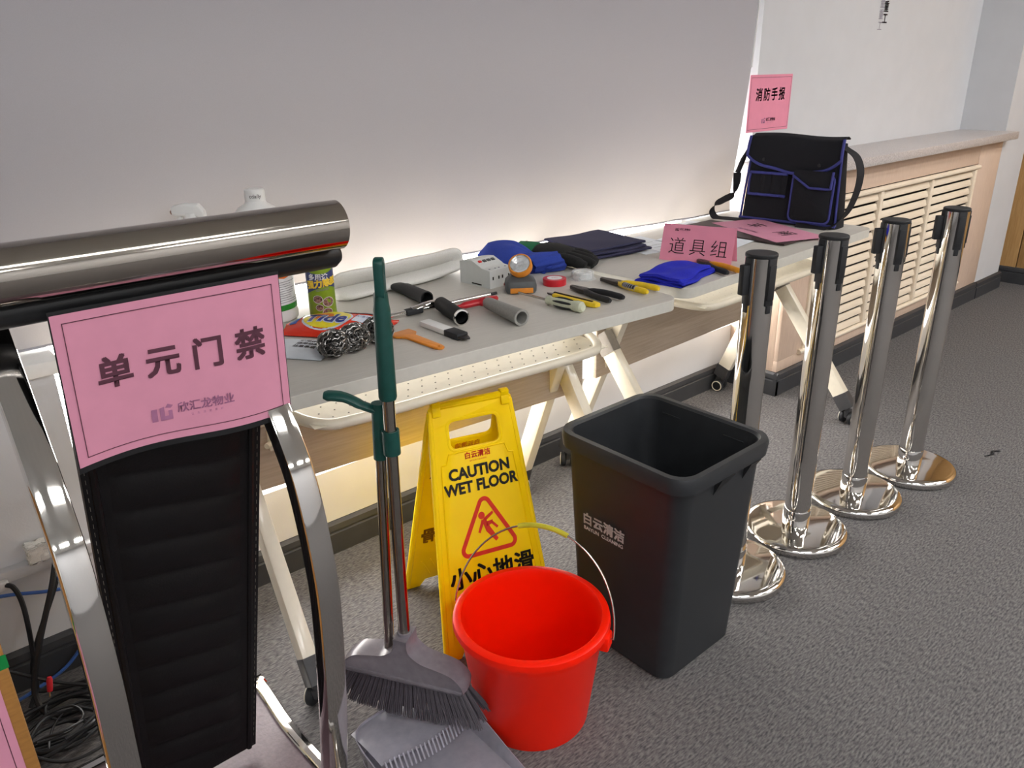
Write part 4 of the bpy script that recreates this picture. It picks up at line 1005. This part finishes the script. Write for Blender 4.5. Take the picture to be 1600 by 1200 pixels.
sheet('paper_sheet', 'white form with ruled lines right of the pink card', [(2.20, 1.44), (2.40, 1.47), (2.17, 1.72)], lines=9, z=.0030)
sheet('paper_sheet', 'pale blue sheet under the dark folder at the back', [(2.39, 1.60), (2.59, 1.63), (2.36, 1.84)], lines=6, z=.0006)
sheet('folder', 'thin dark folder lying under the pink vehicle gate sheet', [(2.378, 1.352), (2.590, 1.350), (2.530, 1.80)], 'folder', z=.0040, th=.004, cat='folder')
t = sheet('pink_sheet', 'pink vehicle gate sheet lying on the dark folder before bag', [(2.382, 1.349), (2.587, 1.339), (2.40, 1.735)], 'pink', z=.0084, cat='sheet')
t.matrix_world = fr((2.560, 1.530, TZ+.0084), (-.205+.34*0, 0, 0) if False else (-.154, -.372, 0), (.21, -.02, 0))
for c in list(t.children): bpy.data.objects.remove(c)
obj('sheet', B().box((0, 0, .0003), (.40, .212, .0006)), 'pink', t)
fn = plane((0, 0, .0006), (1, 0, 0), (0, 1, 0), .0006)
for ch, x in (('车', -.085), ('闸', .085)): text(ch, .075, 'ink_black', t, lambda a, c: fn(a+x, c+.010), name='character', bold=.0004)
company_logo(t, lambda x, y: fn(x-.02, y-.070), .8, 'ink_logo')

# tool bag
t = thing('tool_bag', 'black canvas tool bag with blue piping standing on the second table', 'bag', fr((2.785, 1.565, TZ), (.10, -.995, 0), z=(0, 0, 1)))
# local: x to the camera's right, y = away from it, z up
hw = .190
def body(u, v):      # front outline sways
    return V(((2*u-1)*(hw+.008*math.sin(v*3)-.012*v), 0, v*.31))
sec = lambda z: [V((x*(1-.10*(z/.31)), y*(1-.55*(z/.31)**1.5), z+.004*math.sin(x*20))) for x, y in rrect(2*hw, .105, .028, 4)]
obj('bag_body', B().loft([sec(z) for z in (.001, .012, .06, .12, .18, .24, .285, .30)]), 'bag_cloth', t, ang=60)
yf = lambda z: -.0525*(1-.55*(max(0, z)/.31)**1.5)
def front(x, z, d=.004): return V((x, yf(z)-d, z))
# flap folded over the front
def flap(u, v):
    x = (u-.5)*.350
    tot = .05+.070+.050*(1-abs(2*u-1)**3.5)+.006*math.cos((2*u-1)*2*PI)*(1-abs(2*u-1))
    s_ = v*tot
    if s_ < .05: return V((x, yf(.30)*-1+.0*s_-(s_/.05)*(2*-yf(.30))*1.0-.0, .316+.008*math.sin(s_/.05*PI)+.004*math.sin(u*6)))
    return front(x*(1+.03*v), .316-(s_-.05)+.004*math.sin(u*6), .012+.006*math.sin(min(1, (s_-.05)/.1)*PI))
obj('flap', B().grid(flap, 36, 24, .004), 'bag_cloth', t, ang=80)
edge = [flap(0, i/12)+V((0, -.002, 0)) for i in range(5, 13)]+[flap(i/36, 1)+V((0, -.002, 0)) for i in range(1, 36)]+[flap(1, 1-i/12)+V((0, -.002, 0)) for i in range(0, 8)]
obj('piping', B().tube(edge, .0055, 8), 'piping', t)
obj('piping', B().tube([V((-.188*(1-.10*z/.31), yf(z)+.003, z)) for z in (.30, .22, .12, .06, .012)], .0045, 8), 'piping', t)
obj('piping', B().tube([V((.188*(1-.10*z/.31), yf(z)+.003, z)) for z in (.29, .22, .12, .06, .012)], .0045, 8), 'piping', t)
obj('piping', B().tube([V((x, -.055, .012)) for x in (-.19, -.06, .06, .19)], .0045, 8), 'piping', t)
# pencil loops left, pocket right
lo = obj('loop_strip', B().grid(lambda u, v: front(-.160+.150*u, .105+.080*v, .006+.006*abs(math.sin(u*PI*3.5))), 40, 6, .003), 'bag_cloth', t, ang=80)
for z in (.105, .185): obj('piping', B().tube([front(-.160+.150*i/40, z, .0095+.006*abs(math.sin(i/40*PI*3.5))) for i in range(41)], .0055, 8), 'piping', lo)
obj('piping', B().tube([front(-.160, .105, .009), front(-.163, .145, .010), front(-.160, .185, .009)], .0045, 8), 'piping', lo)
pk_ = obj('pocket', B().loft([[front(x, z, d) for x, z in rrect(.150*k, .165*k, .02, 4, .090, .105)] for d, k in ((.0, 1.0), (.012, 1.0), (.020, .92))]), 'bag_cloth', t, ang=60)
o_ = rrect(.154, .170, .02, 4, .090, .105); obj('piping', B().tube([front(x, z, .013) for x, z in o_], .0045, 8, True), 'piping', pk_)
fl = obj('pocket_flap', B().grid(lambda u, v: front(.018+.145*u, .205-v*(.020+.040*min(1, u*2.2)), .024+.003*v), 16, 6, .003), 'bag_cloth', t)
obj('piping', B().tube([front(.018+.145*i/20, .205-(.020+.040*min(1, i/20*2.2)), .029) for i in range(21)]+[front(.163, .205, .026)], .0045, 8), 'piping', fl)
for x in (-.11, .10): obj('snap_button', B().cyl(flap(.5+x/.350, .86)+V((0, .002, 0)), flap(.5+x/.350, .86)+V((0, -.004, 0)), .006, n=14), 'rubber', t)
def band(name, pts, w, upd, m='strap', n=7):
    b = B(); ps = spline(pts, n); loops = []
    for i, p in enumerate(ps):
        tg = (ps[min(i+1, len(ps)-1)]-ps[max(i-1, 0)]).normalized(); d_ = V(upd[0]).lerp(V(upd[1]), i/(len(ps)-1)); d_ = (d_-tg*d_.dot(tg)).normalized(); q = tg.cross(d_)
        loops.append([p+d_*(w/2)*a_+q*.0012*c_ for a_, c_ in ((-1, -1), (1, -1), (1, 1), (-1, 1))])
    b.loft(loops); return obj(name, b, m, t, ang=60)
band('strap', [(.168, .0, .285), (.215, -.005, .255), (.238, -.010, .20), (.232, -.015, .12), (.205, -.03, .045), (.150, -.060, .008), (.05, -.075, .004)], .036, ((.3, 1, 0), (.3, .8, .6)))
band('strap', [(-.178, .0, .275), (-.196, .005, .262), (-.208, .004, .245)], .022, ((0, 1, .2), (0, 1, .2)))
bk = obj('buckle', B().tube([(-.200, -.01, .262), (-.212, -.02, .225), (-.226, -.03, .175)], [.006, .012, .013], 10, flat=.7), 'rubber', t)
band('strap', [(-.226, -.03, .175), (-.224, -.035, .13), (-.232, -.04, .092), (-.260, -.055, .072), (-.285, -.075, .052), (-.292, -.085, .025), (-.270, -.090, .004), (-.22, -.080, .004), (-.15, -.065, .004)], .030, ((.2, .3, 1), (0, 1, .1)))
